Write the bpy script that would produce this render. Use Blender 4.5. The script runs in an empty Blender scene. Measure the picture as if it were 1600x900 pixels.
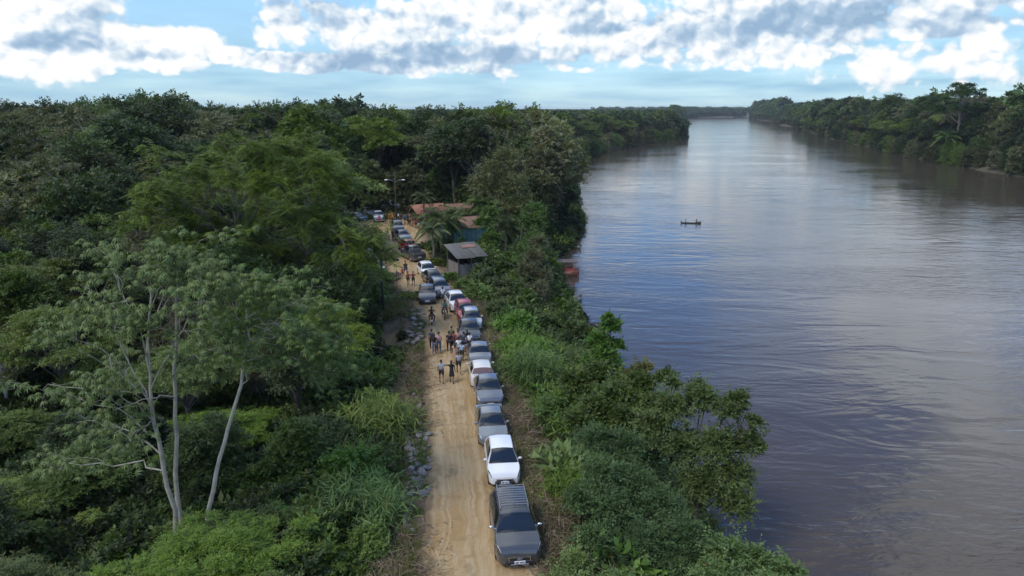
import bpy, bmesh, math, random
import numpy as np
from mathutils import Vector, Matrix, noise as mnoise

S = bpy.context.scene
COL = S.collection
PI = math.pi
rad = math.radians
rnd = random.Random(7)

# ------------------------------------------------------------------ camera
FPX, HZ, CAMH = 1100.0, 14.2, 18.0          # focal length in photo pixels, pitch down, height over the road
cd = bpy.data.cameras.new('camera')
cd.sensor_width = 36.0
cd.lens = FPX / 1600.0 * 36.0
cd.clip_start = 0.3
cd.clip_end = 40000
cam = bpy.data.objects.new('camera', cd)
COL.objects.link(cam)
cam.location = (0, 0, CAMH)
cam.rotation_euler = (rad(90 - HZ), 0, 0)
S.camera = cam

CT, ST = math.cos(rad(HZ)), math.sin(rad(HZ))
def ray(px, py):
    X = (px - 800) / FPX
    Y = -(py - 450) / FPX
    return (X, CT + Y * ST, -ST + Y * CT)
def at(px, py, z=0.0):
    r = ray(px, py)
    t = (z - CAMH) / r[2]
    return Vector((r[0] * t, r[1] * t, z))
def atd(px, py, d):
    """point seen at a photo pixel, at forward distance d"""
    r = ray(px, py)
    t = d / r[1]
    return Vector((r[0] * t, d, CAMH + r[2] * t))
def azel(px, py):
    r = ray(px, py)
    return math.atan2(r[0], r[1]), math.atan2(r[2], math.hypot(r[0], r[1]))
def proj(x, y, z):
    dz = z - CAMH
    zc = y * CT - dz * ST
    yc = y * ST + dz * CT
    return (800 + FPX * x / zc, 450 - FPX * yc / zc, zc)

# ------------------------------------------------------------------ exposure
S.view_settings.view_transform = 'Standard'
S.view_settings.look = 'None'
S.view_settings.gamma = 1
S.view_settings.exposure = 0.32
S.view_settings.use_curve_mapping = False
S.cycles.max_bounces = 6
S.cycles.diffuse_bounces = 3
S.cycles.glossy_bounces = 3
S.cycles.transmission_bounces = 3
S.cycles.transparent_max_bounces = 6
S.cycles.use_adaptive_sampling = True
S.cycles.adaptive_threshold = 0.02
S.cycles.use_denoising = True

# ------------------------------------------------------------------ node helpers
class NT:
    def __init__(s, nt): s.nt = nt; s.k = 0
    def n(s, t, **kw):
        nd = s.nt.nodes.new(t)
        for a, b in kw.items(): setattr(nd, a, b)
        return nd
    def put(s, sock, v):
        if isinstance(v, bpy.types.NodeSocket): s.nt.links.new(v, sock)
        elif v is not None: sock.default_value = v
    def m(s, op, a, b=None, c=None, clamp=False):
        nd = s.n('ShaderNodeMath', operation=op); nd.use_clamp = clamp
        s.put(nd.inputs[0], a); s.put(nd.inputs[1], b); s.put(nd.inputs[2], c)
        return nd.outputs[0]
    def xyz(s, x, y, z=0.0):
        nd = s.n('ShaderNodeCombineXYZ')
        s.put(nd.inputs[0], x); s.put(nd.inputs[1], y); s.put(nd.inputs[2], z)
        return nd.outputs[0]
    def sep(s, v):
        nd = s.n('ShaderNodeSeparateXYZ'); s.put(nd.inputs[0], v)
        return nd.outputs
    def noise(s, v, scale=5, detail=4, rough=.5, dist=0, out=0, dim='3D'):
        nd = s.n('ShaderNodeTexNoise', noise_dimensions=dim)
        if v is not None: s.put(nd.inputs['Vector'], v)
        nd.inputs['Scale'].default_value = scale; nd.inputs['Detail'].default_value = detail
        nd.inputs['Roughness'].default_value = rough; nd.inputs['Distortion'].default_value = dist
        return nd.outputs[out]
    def sm(s, v, a, b, lo=0.0, hi=1.0, kind='SMOOTHSTEP'):
        nd = s.n('ShaderNodeMapRange', interpolation_type=kind)
        s.put(nd.inputs[0], v)
        for i, q in enumerate((a, b, lo, hi)): s.put(nd.inputs[i + 1], q)
        return nd.outputs[0]
    def mix(s, f, a, b, kind='MIX'):
        nd = s.n('ShaderNodeMix', data_type='RGBA', blend_type=kind)
        s.put(nd.inputs[0], f); s.put(nd.inputs[6], a); s.put(nd.inputs[7], b)
        return nd.outputs[2]
    def ramp(s, f, stops):
        nd = s.n('ShaderNodeValToRGB'); s.put(nd.inputs[0], f)
        el = nd.color_ramp.elements
        while len(el) < len(stops): el.new(0.5)
        for e, (p, c) in zip(el, stops): e.position = p; e.color = c
        return nd.outputs[0]
def rgb(r, g, b): return (r, g, b, 1.0)

# ------------------------------------------------------------------ world: physical sky with broken cloud
SUN_EL, SUN_AZ = 52.0, -135.0               # azimuth from +Y towards +X : behind the camera, to the left
W = bpy.data.worlds.new('World'); S.world = W; W.use_nodes = True
wn = NT(W.node_tree); W.node_tree.nodes.clear()
sky = wn.n('ShaderNodeTexSky', sky_type='NISHITA')
sky.sun_disc = False
sky.sun_elevation = rad(SUN_EL)
sky.sun_rotation = rad(SUN_AZ)
sky.altitude = 50; sky.air_density = 1.0; sky.dust_density = 0.15; sky.ozone_density = 1.6
tc = wn.n('ShaderNodeTexCoord')
dx, dy, dz = wn.sep(tc.outputs['Generated'])
az = wn.m('ARCTAN2', dx, dy)
el = wn.m('ARCSINE', dz)
# low clouds live in azimuth/elevation, high ones on a plane overhead
lowv = wn.xyz(wn.m('MULTIPLY', az, 1.0), wn.m('MULTIPLY', el, 1.25), 0.0)
den = wn.m('ADD', wn.m('MAXIMUM', dz, 0.0), 0.10)
hiv = wn.xyz(wn.m('DIVIDE', dx, den), wn.m('DIVIDE', dy, den), 3.0)
warp = wn.noise(lowv, 26, 2, .6, out=1, dim='2D')
lowv2 = wn.n('ShaderNodeVectorMath', operation='MULTIPLY_ADD')
wn.put(lowv2.inputs[0], warp); lowv2.inputs[1].default_value = (.016, .016, 0); wn.put(lowv2.inputs[2], lowv)
lowv2 = lowv2.outputs[0]
azel_v = wn.xyz(az, el, 0.0)
def blob1(a, e, ra, re, w):
    sb = wn.n('ShaderNodeVectorMath', operation='SUBTRACT'); wn.put(sb.inputs[0], azel_v); sb.inputs[1].default_value = (a, e, 0)
    ml = wn.n('ShaderNodeVectorMath', operation='MULTIPLY'); wn.put(ml.inputs[0], sb.outputs[0]); ml.inputs[1].default_value = (1 / ra, 1 / re, 0)
    dt = wn.n('ShaderNodeVectorMath', operation='DOT_PRODUCT'); wn.put(dt.inputs[0], ml.outputs[0]); wn.put(dt.inputs[1], ml.outputs[0])
    return wn.m('MULTIPLY_ADD', dt.outputs['Value'], -w, w)
def blobs(lst):
    acc = 0.0
    for (px, py, rx, ry, w) in lst:
        a, e = azel(px, py)
        acc = wn.m('MAXIMUM', acc, blob1(a, e, rx / FPX, ry / FPX, w))
    return acc
# cumulus heaps (photo position, size, weight)
WHITE = [(80,45,150,78,1),(190,78,120,34,1),(275,70,80,44,1),(345,84,62,18,.8),(20,80,90,40,.9),
         (120,100,160,9,.5),(450,42,70,40,.8),(560,55,110,52,.9),(640,70,70,26,.7),(800,25,260,75,1),
         (930,70,140,42,.9),(780,108,90,16,.6),(1075,95,80,22,.6),(1130,55,60,60,1),(1210,88,190,32,.7),
         (1420,98,300,42,.6),(1330,-15,360,70,1),(1560,78,140,40,.5),(1480,2,170,16,.6),(600,-60,500,70,.8),
         (905,108,45,8,.5),(640,118,60,7,.3)]
GREY = [(105,68,78,17,1),(560,98,215,22,1.1),(740,86,190,26,.95),(500,12,120,34,.6),(660,25,60,44,.5),
        (920,22,85,34,.75),(1060,42,66,40,.95),(1200,38,120,36,1.0),(1320,30,190,40,1.05),(1460,40,130,24,.9),
        (860,90,120,22,.6),(220,88,110,10,.4),(1390,-20,300,60,.6),(700,-40,300,60,.5)]
wb = blobs(WHITE); gb = blobs(GREY)
def puff(v):
    f_ = wn.noise(v, 11, 6, .56, dim='2D')
    vo = wn.n('ShaderNodeTexVoronoi', feature='F1', voronoi_dimensions='2D'); wn.put(vo.inputs['Vector'], v)
    for nm_, q_ in (('Scale', 21.0), ('Detail', 2.0), ('Roughness', .55), ('Lacunarity', 2.1)): vo.inputs[nm_].default_value = q_
    vo.normalize = True
    return wn.m('ADD', wn.m('MULTIPLY', f_, .62), wn.m('MULTIPLY', wn.m('SUBTRACT', .62, vo.outputs['Distance']), .75))
n1 = puff(lowv2)
n2 = wn.noise(lowv, 7, 3, .5, dim='2D')
cov_l = wn.m('ADD', wn.m('MULTIPLY_ADD', wn.m('MAXIMUM', wb, gb), 1.18, -.16), wn.m('MULTIPLY', wn.m('SUBTRACT', n1, .575), 2.1))
# the same kind of heaps carry on round the whole horizon outside the frame
edge = wn.sm(wn.m('ABSOLUTE', az), .70, .95)
bandp = wn.sm(el, .015, .07); bandq = wn.sm(el, .16, .26, 1.0, 0.0)
around = wn.m('MULTIPLY', wn.m('MULTIPLY', edge, bandp), wn.m('MULTIPLY', bandq, wn.sm(n2, .42, .62)))
cov_l = wn.m('ADD', cov_l, around)
mask_l = wn.sm(cov_l, .14, .46)
# lighting of the heaps: bright caps, blue-grey bases
up = wn.n('ShaderNodeVectorMath', operation='ADD'); wn.put(up.inputs[0], lowv2); up.inputs[1].default_value = (-.006, .012, 0)
n1u = puff(up.outputs[0])
relief = wn.m('MULTIPLY', wn.m('SUBTRACT', n1, n1u), 3.2)
shade_l = wn.m('ADD', wn.m('MULTIPLY', gb, .82), wn.m('MULTIPLY', wn.m('SUBTRACT', n2, .5), 1.1))
shade_l = wn.m('SUBTRACT', shade_l, relief)
shade_l = wn.sm(shade_l, -.30, 1.10, kind='LINEAR')
col_l = wn.ramp(shade_l, [(0, rgb(1.0, 1.0, 1.0)), (.25, rgb(.97, .985, 1.0)), (.46, rgb(.74, .83, .91)), (.70, rgb(.46, .60, .76)), (1, rgb(.31, .46, .64))])
# high broken deck
n3 = wn.noise(hiv, .62, 5, .56, .25, dim='2D')
n4 = wn.noise(hiv, 1.9, 3, .5, 0, dim='2D')
def blobs_ae(lst):
    acc = 0.0
    for (a, e, ra, re, w) in lst:
        acc = wn.m('ADD', acc, wn.m('MAXIMUM' if w > 0 else 'MINIMUM', blob1(rad(a), rad(e), rad(ra), rad(re), w), 0.0))
    return acc
# the cloud bank and the blue gap whose reflections the river shows
hb_ = blobs_ae([(25, 14, 19, 8, .24), (14, 9, 14, 3, .10), (37, 30, 7, 9, .45), (22, 20, 16, 4, .10), (7, 14, 10, 8, -.32), (12, 34, 14, 7, -.10)])
mask_h = wn.m('MULTIPLY', wn.sm(wn.m('ADD', n3, hb_), .45, .62), wn.sm(el, .13, .20))
col_h = wn.ramp(n4, [(.22, rgb(.48, .63, .84)), (.42, rgb(.80, .93, 1.10)), (.62, rgb(1.25, 1.34, 1.45))])
# thin veil that pales the low sky
veil = wn.m('MULTIPLY', wn.m('MULTIPLY_ADD', wn.noise(wn.xyz(wn.m('MULTIPLY', az, 2.0), wn.m('MULTIPLY', el, 16.0), 5.0), 3.0, 3, .55, dim='2D'), .45, .30), wn.sm(el, .06, .22, 1.5, .10))
skyc = wn.mix(1.0, sky.outputs[0], wn.mix(wn.sm(el, .10, .22), rgb(.80, .95, 1.12), rgb(.52, .86, 1.27)), 'MULTIPLY')
bg1 = wn.n('ShaderNodeBackground'); wn.put(bg1.inputs[0], skyc); bg1.inputs[1].default_value = 0.15
bgv = wn.n('ShaderNodeBackground'); bgv.inputs[0].default_value = rgb(.275, .475, .635); bgv.inputs[1].default_value = 1.0
bg2 = wn.n('ShaderNodeBackground'); wn.put(bg2.inputs[0], wn.mix(mask_h, col_l, col_h)); bg2.inputs[1].default_value = 0.84
mx0 = wn.n('ShaderNodeMixShader'); wn.put(mx0.inputs[0], veil); wn.put(mx0.inputs[1], bg1.outputs[0]); wn.put(mx0.inputs[2], bgv.outputs[0])
mx = wn.n('ShaderNodeMixShader')
wn.put(mx.inputs[0], wn.m('MULTIPLY', wn.m('MAXIMUM', mask_l, mask_h), wn.sm(el, -.01, .03)))
wn.put(mx.inputs[1], mx0.outputs[0]); wn.put(mx.inputs[2], bg2.outputs[0])
wo = wn.n('ShaderNodeOutputWorld'); wn.put(wo.inputs[0], mx.outputs[0])
W.cycles.sampling_method = 'MANUAL'; W.cycles.sample_map_resolution = 1024

# ------------------------------------------------------------------ sun, softened by cloud
sd = bpy.data.lights.new('sun', 'SUN'); sd.energy = 2.0; sd.angle = rad(20); sd.color = (1.0, .94, .84)
so = bpy.data.objects.new('sun', sd); COL.objects.link(so)
sv = Vector((math.sin(rad(SUN_AZ)) * math.cos(rad(SUN_EL)), math.cos(rad(SUN_AZ)) * math.cos(rad(SUN_EL)), math.sin(rad(SUN_EL))))
so.rotation_euler = (-sv).to_track_quat('-Z', 'Y').to_euler()
so.location = sv * 60

# ------------------------------------------------------------------ materials
MATS = {}
def mat(name, color, rough=.6, metal=0.0, spec=.5, coat=0.0, var=0.0, bump=0.0, bscale=20.0, dirt=0.0):
    if name in MATS: return MATS[name]
    m = bpy.data.materials.new(name); m.use_nodes = True; m.node_tree.nodes.clear(); k = NT(m.node_tree)
    p = k.n('ShaderNodeBsdfPrincipled'); o = k.n('ShaderNodeOutputMaterial'); k.put(o.inputs[0], p.outputs[0])
    p.inputs['Roughness'].default_value = rough; p.inputs['Metallic'].default_value = metal
    p.inputs['Specular IOR Level'].default_value = spec; p.inputs['Coat Weight'].default_value = coat
    p.inputs['Coat Roughness'].default_value = .06
    g = k.n('ShaderNodeTexCoord').outputs['Object']
    oi = k.n('ShaderNodeObjectInfo').outputs['Random']
    c = rgb(*color)
    if var:
        nz = k.noise(g, bscale * .3, 5, .6)
        f = k.m('ADD', k.m('MULTIPLY', k.m('SUBTRACT', nz, .5), var * 2), k.m('MULTIPLY', k.m('SUBTRACT', oi, .5), var))
        f = k.m('ADD', f, 1.0)
        c = k.mix(1.0, c, k.xyz(f, f, f), 'MULTIPLY')
    if dirt:
        z = k.sep(g)[2]
        d = k.m('MULTIPLY', k.sm(z, .25, .85, 1.0, .06), k.sm(k.noise(g, 1.4, 3, .5), .3, .8))
        c = k.mix(k.m('MULTIPLY', d, dirt), c, rgb(.33, .25, .16))
        k.put(p.inputs['Roughness'], k.m('ADD', rough, k.m('MULTIPLY', d, .35)))
    k.put(p.inputs['Base Color'], c)
    if bump:
        b = k.n('ShaderNodeBump'); b.inputs['Strength'].default_value = bump; b.inputs['Distance'].default_value = .02
        k.put(b.inputs['Height'], k.noise(g, bscale, 5, .6)); k.put(p.inputs['Normal'], b.outputs[0])
    MATS[name] = m
    return m

def leafmat(name, a, b, transl=.28, rough=.55, yellow=0.0, vary=1.0):
    """foliage: two tones between which every leaf and every plant varies"""
    m = bpy.data.materials.new(name); m.use_nodes = True; m.node_tree.nodes.clear(); k = NT(m.node_tree)
    geo = k.n('ShaderNodeNewGeometry'); oi = k.n('ShaderNodeObjectInfo')
    tco = k.n('ShaderNodeTexCoord')
    isl = geo.outputs['Random Per Island']
    nz = k.noise(tco.outputs['Object'], .45, 3, .6)
    f = k.m('ADD', k.m('MULTIPLY', isl, .5), k.m('MULTIPLY', k.sm(nz, .3, .7), .5))
    c = k.mix(f, rgb(*a), rgb(*b))
    if yellow:
        c = k.mix(k.m('MULTIPLY', k.m('GREATER_THAN', isl, 1 - yellow), .7), c, rgb(.19, .16, .035))
    hs = k.n('ShaderNodeHueSaturation')
    k.put(hs.inputs['Hue'], k.m('ADD', .480, k.m('MULTIPLY', oi.outputs['Random'], .036)))
    k.put(hs.inputs['Saturation'], k.m('ADD', .82, k.m('MULTIPLY', k.m('FRACT', k.m('MULTIPLY', oi.outputs['Random'], 7.31)), .3)))
    k.put(hs.inputs['Value'], k.m('ADD', 1 - .38 * vary, k.m('MULTIPLY', k.m('FRACT', k.m('MULTIPLY', oi.outputs['Random'], 13.7)), .76 * vary)))
    k.put(hs.inputs['Color'], c)
    p = k.n('ShaderNodeBsdfPrincipled'); k.put(p.inputs['Base Color'], hs.outputs[0])
    p.inputs['Roughness'].default_value = rough; p.inputs['Specular IOR Level'].default_value = .35
    t = k.n('ShaderNodeBsdfTranslucent'); k.put(t.inputs[0], k.mix(1.0, hs.outputs[0], rgb(1.25, 1.25, .6), 'MULTIPLY'))
    s = k.n('ShaderNodeMixShader'); s.inputs[0].default_value = transl
    k.put(s.inputs[1], p.outputs[0]); k.put(s.inputs[2], t.outputs[0])
    o = k.n('ShaderNodeOutputMaterial'); k.put(o.inputs[0], s.outputs[0])
    MATS[name] = m
    return m

L_DARK = leafmat('leaf_dark', (0.024, 0.046, 0.014), (0.054, 0.086, 0.023))
L_MID = leafmat('leaf_mid', (0.050, 0.092, 0.018), (0.112, 0.170, 0.034), yellow=.02)
L_LIGHT = leafmat('leaf_light', (0.072, 0.128, 0.021), (0.160, 0.232, 0.039), yellow=.03)
L_OLIVE = leafmat('leaf_olive', (0.079, 0.096, 0.034), (0.145, 0.152, 0.058), yellow=.04)
L_GREY = leafmat('leaf_grey', (0.096, 0.113, 0.056), (0.184, 0.186, 0.098), yellow=.03)
L_BLUE = leafmat('leaf_silver_green', (.070, .130, .036), (.150, .225, .065), transl=.25, yellow=.02, vary=.12)
L_FEATH = leafmat('leaf_feathery', (.075, .125, .024), (.155, .215, .040), yellow=.04)
L_BUSH = leafmat('leaf_bush', (0.058, 0.116, 0.021), (0.131, 0.215, 0.039), yellow=.02)
L_DRY = leafmat('leaf_dry', (.10, .078, .048), (.21, .165, .105), transl=.15)
L_GRASS = leafmat('leaf_grass', (0.096, 0.138, 0.033), (0.209, 0.239, 0.064), yellow=.12)
BARK = mat('bark', (.16, .14, .115), .9, var=.35, bump=.5, bscale=9)
BARK_D = mat('bark_dark', (.075, .06, .048), .9, var=.35, bump=.5, bscale=9)
BARK_P = mat('bark_pale', (.34, .315, .25), .85, var=.75, bump=.7, bscale=9)

# ------------------------------------------------------------------ object helpers
def setp(o, label=None, cat=None, group=None, kind=None):
    if label: o['label'] = label
    if cat: o['category'] = cat
    if group: o['group'] = group
    if kind: o['kind'] = kind
    return o
def empty(name, loc, rz=0.0, label=None, cat=None, group=None, sc=1.0):
    o = bpy.data.objects.new(name, None); COL.objects.link(o)
    o.location = loc; o.rotation_euler = (0, 0, rz); o.scale = (sc, sc, sc) if not hasattr(sc, '__len__') else sc
    o.empty_display_size = .3
    return setp(o, label, cat, group)
def link(name, me, m=None, parent=None, loc=(0, 0, 0), rot=(0, 0, 0), sc=(1, 1, 1)):
    o = bpy.data.objects.new(name, me); COL.objects.link(o)
    if m is not None:
        if not me.materials: me.materials.append(None)
        o.material_slots[0].link = 'OBJECT'; o.material_slots[0].material = m
    o.location = loc; o.rotation_euler = rot; o.scale = sc
    if parent is not None: o.parent = parent
    return o
def mesh_np(name, v, f, smooth=False):
    """v: n x 3, f: m x 3 or m x 4 integer array"""
    v = np.asarray(v, dtype=np.float32); f = np.asarray(f, dtype=np.int32)
    me = bpy.data.meshes.new(name)
    me.vertices.add(len(v)); me.vertices.foreach_set('co', v.ravel())
    k = f.shape[1]
    me.loops.add(f.size); me.loops.foreach_set('vertex_index', f.ravel())
    me.polygons.add(len(f))
    me.polygons.foreach_set('loop_start', np.arange(0, f.size, k, dtype=np.int32))
    me.polygons.foreach_set('loop_total', np.full(len(f), k, dtype=np.int32))
    if smooth: me.polygons.foreach_set('use_smooth', np.ones(len(f), dtype=bool))
    me.update(calc_edges=True)
    return me
class MB:
    """small mesh builder: boxes, tubes, lathes, polygons"""
    def __init__(s): s.v = []; s.f = []
    def add(s, vs, fs):
        b = len(s.v); s.v += [tuple(q) for q in vs]; s.f += [tuple(i + b for i in q) for q in fs]; return s
    def box(s, c, d, rz=0.0, M=None, bev=0.0):
        hx, hy, hz = d[0] / 2, d[1] / 2, d[2] / 2
        R = Matrix.Rotation(rz, 4, 'Z') if M is None else M
        if bev:
            b = min(bev, hx * .9, hy * .9, hz * .9); vs = []
            for z, i in ((-hz, b), (-hz + b, 0), (hz - b, 0), (hz, b)):
                for sx, sy in ((-1, -1), (1, -1), (1, 1), (-1, 1)):
                    vs += [Vector((sx * (hx - i), sy * (hy - i), z))]
            vs = [Vector(c) + (R @ q) for q in vs]
            fs = [(3, 2, 1, 0), (12, 13, 14, 15)]
            for k in range(3):
                for j in range(4): fs.append((k * 4 + j, k * 4 + (j + 1) % 4, k * 4 + 4 + (j + 1) % 4, k * 4 + 4 + j))
            return s.add(vs, fs)
        vs = [Vector(c) + (R @ Vector((x, y, z))) for x, y, z in
              ((-hx, -hy, -hz), (hx, -hy, -hz), (hx, hy, -hz), (-hx, hy, -hz), (-hx, -hy, hz), (hx, -hy, hz), (hx, hy, hz), (-hx, hy, hz))]
        return s.add(vs, [(3, 2, 1, 0), (4, 5, 6, 7), (0, 1, 5, 4), (1, 2, 6, 5), (2, 3, 7, 6), (3, 0, 4, 7)])
    def tube(s, pts, rs, n=8, caps=True):
        pts = [Vector(p) for p in pts]
        if not hasattr(rs, '__len__'): rs = [rs] * len(pts)
        rings = []
        ref = None
        for i, p in enumerate(pts):
            t = (pts[min(i + 1, len(pts) - 1)] - pts[max(i - 1, 0)]).normalized()
            if ref is None: ref = Vector((0, 0, 1)) if abs(t.z) < .9 else Vector((1, 0, 0))
            a = t.cross(ref)
            if a.length < 1e-4: a = t.cross(Vector((1, .3, .1)))
            a.normalize(); b = t.cross(a); ref = a.cross(t)
            rings.append([p + (a * math.cos(2 * PI * j / n) + b * math.sin(2 * PI * j / n)) * rs[i] for j in range(n)])
        vs = [q for r in rings for q in r]
        fs = [(i * n + j, i * n + (j + 1) % n, (i + 1) * n + (j + 1) % n, (i + 1) * n + j) for i in range(len(pts) - 1) for j in range(n)]
        if caps: fs += [tuple(range(n - 1, -1, -1)), tuple((len(pts) - 1) * n + j for j in range(n))]
        return s.add(vs, fs)
    def ball(s, c, r, nu=10, nv=6, M=None):
        if not hasattr(r, '__len__'): r = (r, r, r)
        vs, fs = [], []
        for i in range(nv + 1):
            th = PI * i / nv
            for j in range(nu):
                ph = 2 * PI * j / nu
                q = Vector((r[0] * math.sin(th) * math.cos(ph), r[1] * math.sin(th) * math.sin(ph), r[2] * math.cos(th)))
                if M is not None: q = M @ q
                vs.append(Vector(c) + q)
        for i in range(nv):
            for j in range(nu):
                fs.append((i * nu + j, (i + 1) * nu + j, (i + 1) * nu + (j + 1) % nu, i * nu + (j + 1) % nu))
        return s.add(vs, fs)
    def lathe(s, prof, n=16, axis='Z', c=(0, 0, 0)):
        vs, fs = [], []
        for r, z in prof:
            for j in range(n):
                a = 2 * PI * j / n
                q = (r * math.cos(a), r * math.sin(a), z)
                if axis == 'Y': q = (q[0], q[2], q[1])
                if axis == 'X': q = (q[2], q[0], q[1])
                vs.append((q[0] + c[0], q[1] + c[1], q[2] + c[2]))
        for i in range(len(prof) - 1):
            for j in range(n): fs.append((i * n + j, i * n + (j + 1) % n, (i + 1) * n + (j + 1) % n, (i + 1) * n + j))
        return s.add(vs, fs)
    def mesh(s, name, smooth=False):
        me = bpy.data.meshes.new(name); me.from_pydata([tuple(q) for q in s.v], [], s.f)
        bm = bmesh.new(); bm.from_mesh(me); bmesh.ops.remove_doubles(bm, verts=bm.verts, dist=1e-5)
        bmesh.ops.recalc_face_normals(bm, faces=bm.faces); bm.to_mesh(me); bm.free()
        if smooth:
            for p in me.polygons: p.use_smooth = True
        me.update()
        return me
    def obj(s, name, m, parent=None, smooth=False, **k): return link(name, s.mesh(name, smooth), m, parent, **k)
ORD = ['first', 'second', 'third', 'fourth', 'fifth', 'sixth', 'seventh', 'eighth', 'ninth', 'tenth', 'eleventh', 'twelfth',
       'thirteenth', 'fourteenth', 'fifteenth', 'sixteenth', 'seventeenth', 'eighteenth', 'nineteenth', 'twentieth']
def ordw(n):
    if n < 20: return ORD[n]
    t = ['', '', 'twenty', 'thirty', 'forty', 'fifty', 'sixty', 'seventy', 'eighty', 'ninety'][(n + 1) // 10]
    u = (n + 1) % 10
    if u == 0: return t[:-1] + 'ieth'
    return t + '-' + ORD[u - 1]

# ------------------------------------------------------------------ terrain
BL = [(-60, 9), (0, 9.5), (20, 9.5), (40, 8.5), (58, 7.2), (66, 6.2), (80, 5.0), (94, 4.5), (100, 5), (108, 6.5), (120, 9.5), (140, 13), (200, 17), (257, 21), (320, 30), (400, 54), (505, 104),
      (588, 143), (620, 146), (680, 140), (760, 160), (1000, 232), (1500, 352), (2000, 480), (2200, 560), (2350, 760), (2500, 1400), (2700, 4000), (20000, 9000)]
BR = [(-60, 145), (100, 158), (232, 170), (345, 190), (500, 234), (724, 298), (1000, 385), (1500, 530), (1900, 625), (2100, 720), (2250, 1100), (2400, 3000), (20000, 8999)]
def itp(T, y): return np.interp(y, [a for a, _ in T], [b for _, b in T])
WATER = -4.0
# road edges, read off the photograph on the plane z = 0
RL = [at(*p) for p in ((612, 1500), (640, 1050), (650, 900), (664, 800), (668, 700), (664, 640), (660, 590), (664, 540), (664, 505), (640, 478), (618, 452), (606, 430), (592, 405), (584, 385), (570, 368), (550, 352), (540, 343))]
RR = [at(*p) for p in ((1010, 1500), (915, 1050), (862, 900), (830, 800), (806, 700), (792, 640), (780, 590), (768, 540), (752, 500), (730, 470), (712, 448), (692, 424), (676, 402), (664, 385), (668, 366), (668, 352), (640, 343))]
RL[0].y = RR[0].y = 4.0; RL.insert(0, Vector((RL[0].x + .3, -30, 0))); RR.insert(0, Vector((RR[0].x + .6, -30, 0)))
def road_x(y):
    l = np.interp(y, [p.y for p in RL], [p.x for p in RL]); r = np.interp(y, [p.y for p in RR], [p.x for p in RR])
    return l, r
def fnoise(x, y, s, seed=0.0):
    return (np.sin(x * s + 1.3 + seed) * np.cos(y * s * 1.17 + .4 - seed) + .5 * np.sin(x * s * 2.3 + y * s * 1.9 + seed * 2) + .25 * np.cos(x * s * 4.7 - y * s * 4.1))
def gh(x, y):
    """ground height"""
    x = np.asarray(x, float); y = np.asarray(y, float)
    dl = itp(BL, y) - x; dr = x - itp(BR, y)
    l, r = road_x(y)
    off = np.maximum(l - x, x - r)
    base = np.where(y < 130, np.clip((off - .3) / 5.0, 0, 1), 1.0) * (-.9 + .35 * fnoise(x, y, .13)) + .03 * fnoise(x, y, 1.1)
    base = np.where((off < .4) & (y < 130), -.03, base)
    base = np.where(y > 130, base - .2, base)
    w = np.where(y < 130, np.clip(itp(BL, y) - r - .8, 2.0, 9.0), 12.0)
    t = np.clip(dl / w, 0, 1); t = t * t * (3 - 2 * t)
    zl = -4.35 + (base + 4.35) * t
    t2 = np.clip(dr / 14.0, 0, 1)
    zr = -4.35 + (4.6 + .6 * fnoise(x, y, .05)) * t2
    z = np.where(dl > 0, zl, np.where(dr > 0, zr, -4.35 - np.clip(np.minimum(-dl, -dr) * .25, 0, 3)))
    return z
def ghf(x, y): return float(gh(x, y))
def axis(near0, near1, step, far0, far1, g=1.13):
    a = list(np.arange(near0, near1 + 1e-6, step)); s = step; q = near1
    while q < far1: s *= g; q += s; a.append(q)
    s = step; q = near0; b = []
    while q > far0: s *= g; q -= s; b.append(q)
    return np.array(b[::-1] + a)
gx = axis(-45, 26, .8, -8800, 8800); gy = axis(12, 130, .9, -200, 8800)
XX, YY = np.meshgrid(gx, gy); ZZ = gh(XX, YY)
nx, ny = len(gx), len(gy)
idx = np.arange(nx * ny).reshape(ny, nx)
gf = np.stack([idx[:-1, :-1], idx[:-1, 1:], idx[1:, 1:], idx[1:, :-1]], -1).reshape(-1, 4)
gme = mesh_np('ground', np.stack([XX, YY, ZZ], -1).reshape(-1, 3), gf, True)
_l, _r = road_x(YY); _o = np.maximum(_l - XX, XX - _r); _v = np.where(YY < 130, np.clip(1.2 - (_o - 1.2) / 2.0, 0, 1), 0)
va = gme.attributes.new('verge', 'FLOAT', 'POINT'); va.data.foreach_set('value', _v.ravel().astype(np.float32))
m = bpy.data.materials.new('ground_soil'); m.use_nodes = True; m.node_tree.nodes.clear(); k = NT(m.node_tree)
g = k.n('ShaderNodeNewGeometry').outputs['Position']
na, nb = k.noise(g, .35, 6, .6), k.noise(g, 4.5, 6, .65)
c = k.mix(k.sm(na, .38, .62), rgb(.075, .05, .032), rgb(.055, .065, .026))
vg = k.n('ShaderNodeAttribute', attribute_name='verge').outputs['Fac']
c = k.mix(k.m('MULTIPLY', vg, k.sm(na, .25, .6, .6, 1.0)), c, rgb(.135, .10, .066))
c = k.mix(k.sm(nb, .45, .75), c, rgb(.17, .125, .085))
p = k.n('ShaderNodeBsdfPrincipled'); k.put(p.inputs['Base Color'], c); p.inputs['Roughness'].default_value = .95
b = k.n('ShaderNodeBump'); b.inputs['Strength'].default_value = .7; b.inputs['Distance'].default_value = .08; k.put(b.inputs['Height'], nb); k.put(p.inputs['Normal'], b.outputs[0])
o = k.n('ShaderNodeOutputMaterial'); k.put(o.inputs[0], p.outputs[0]); MATS['ground_soil'] = m
setp(link('ground', gme, m), kind='structure')

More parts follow.
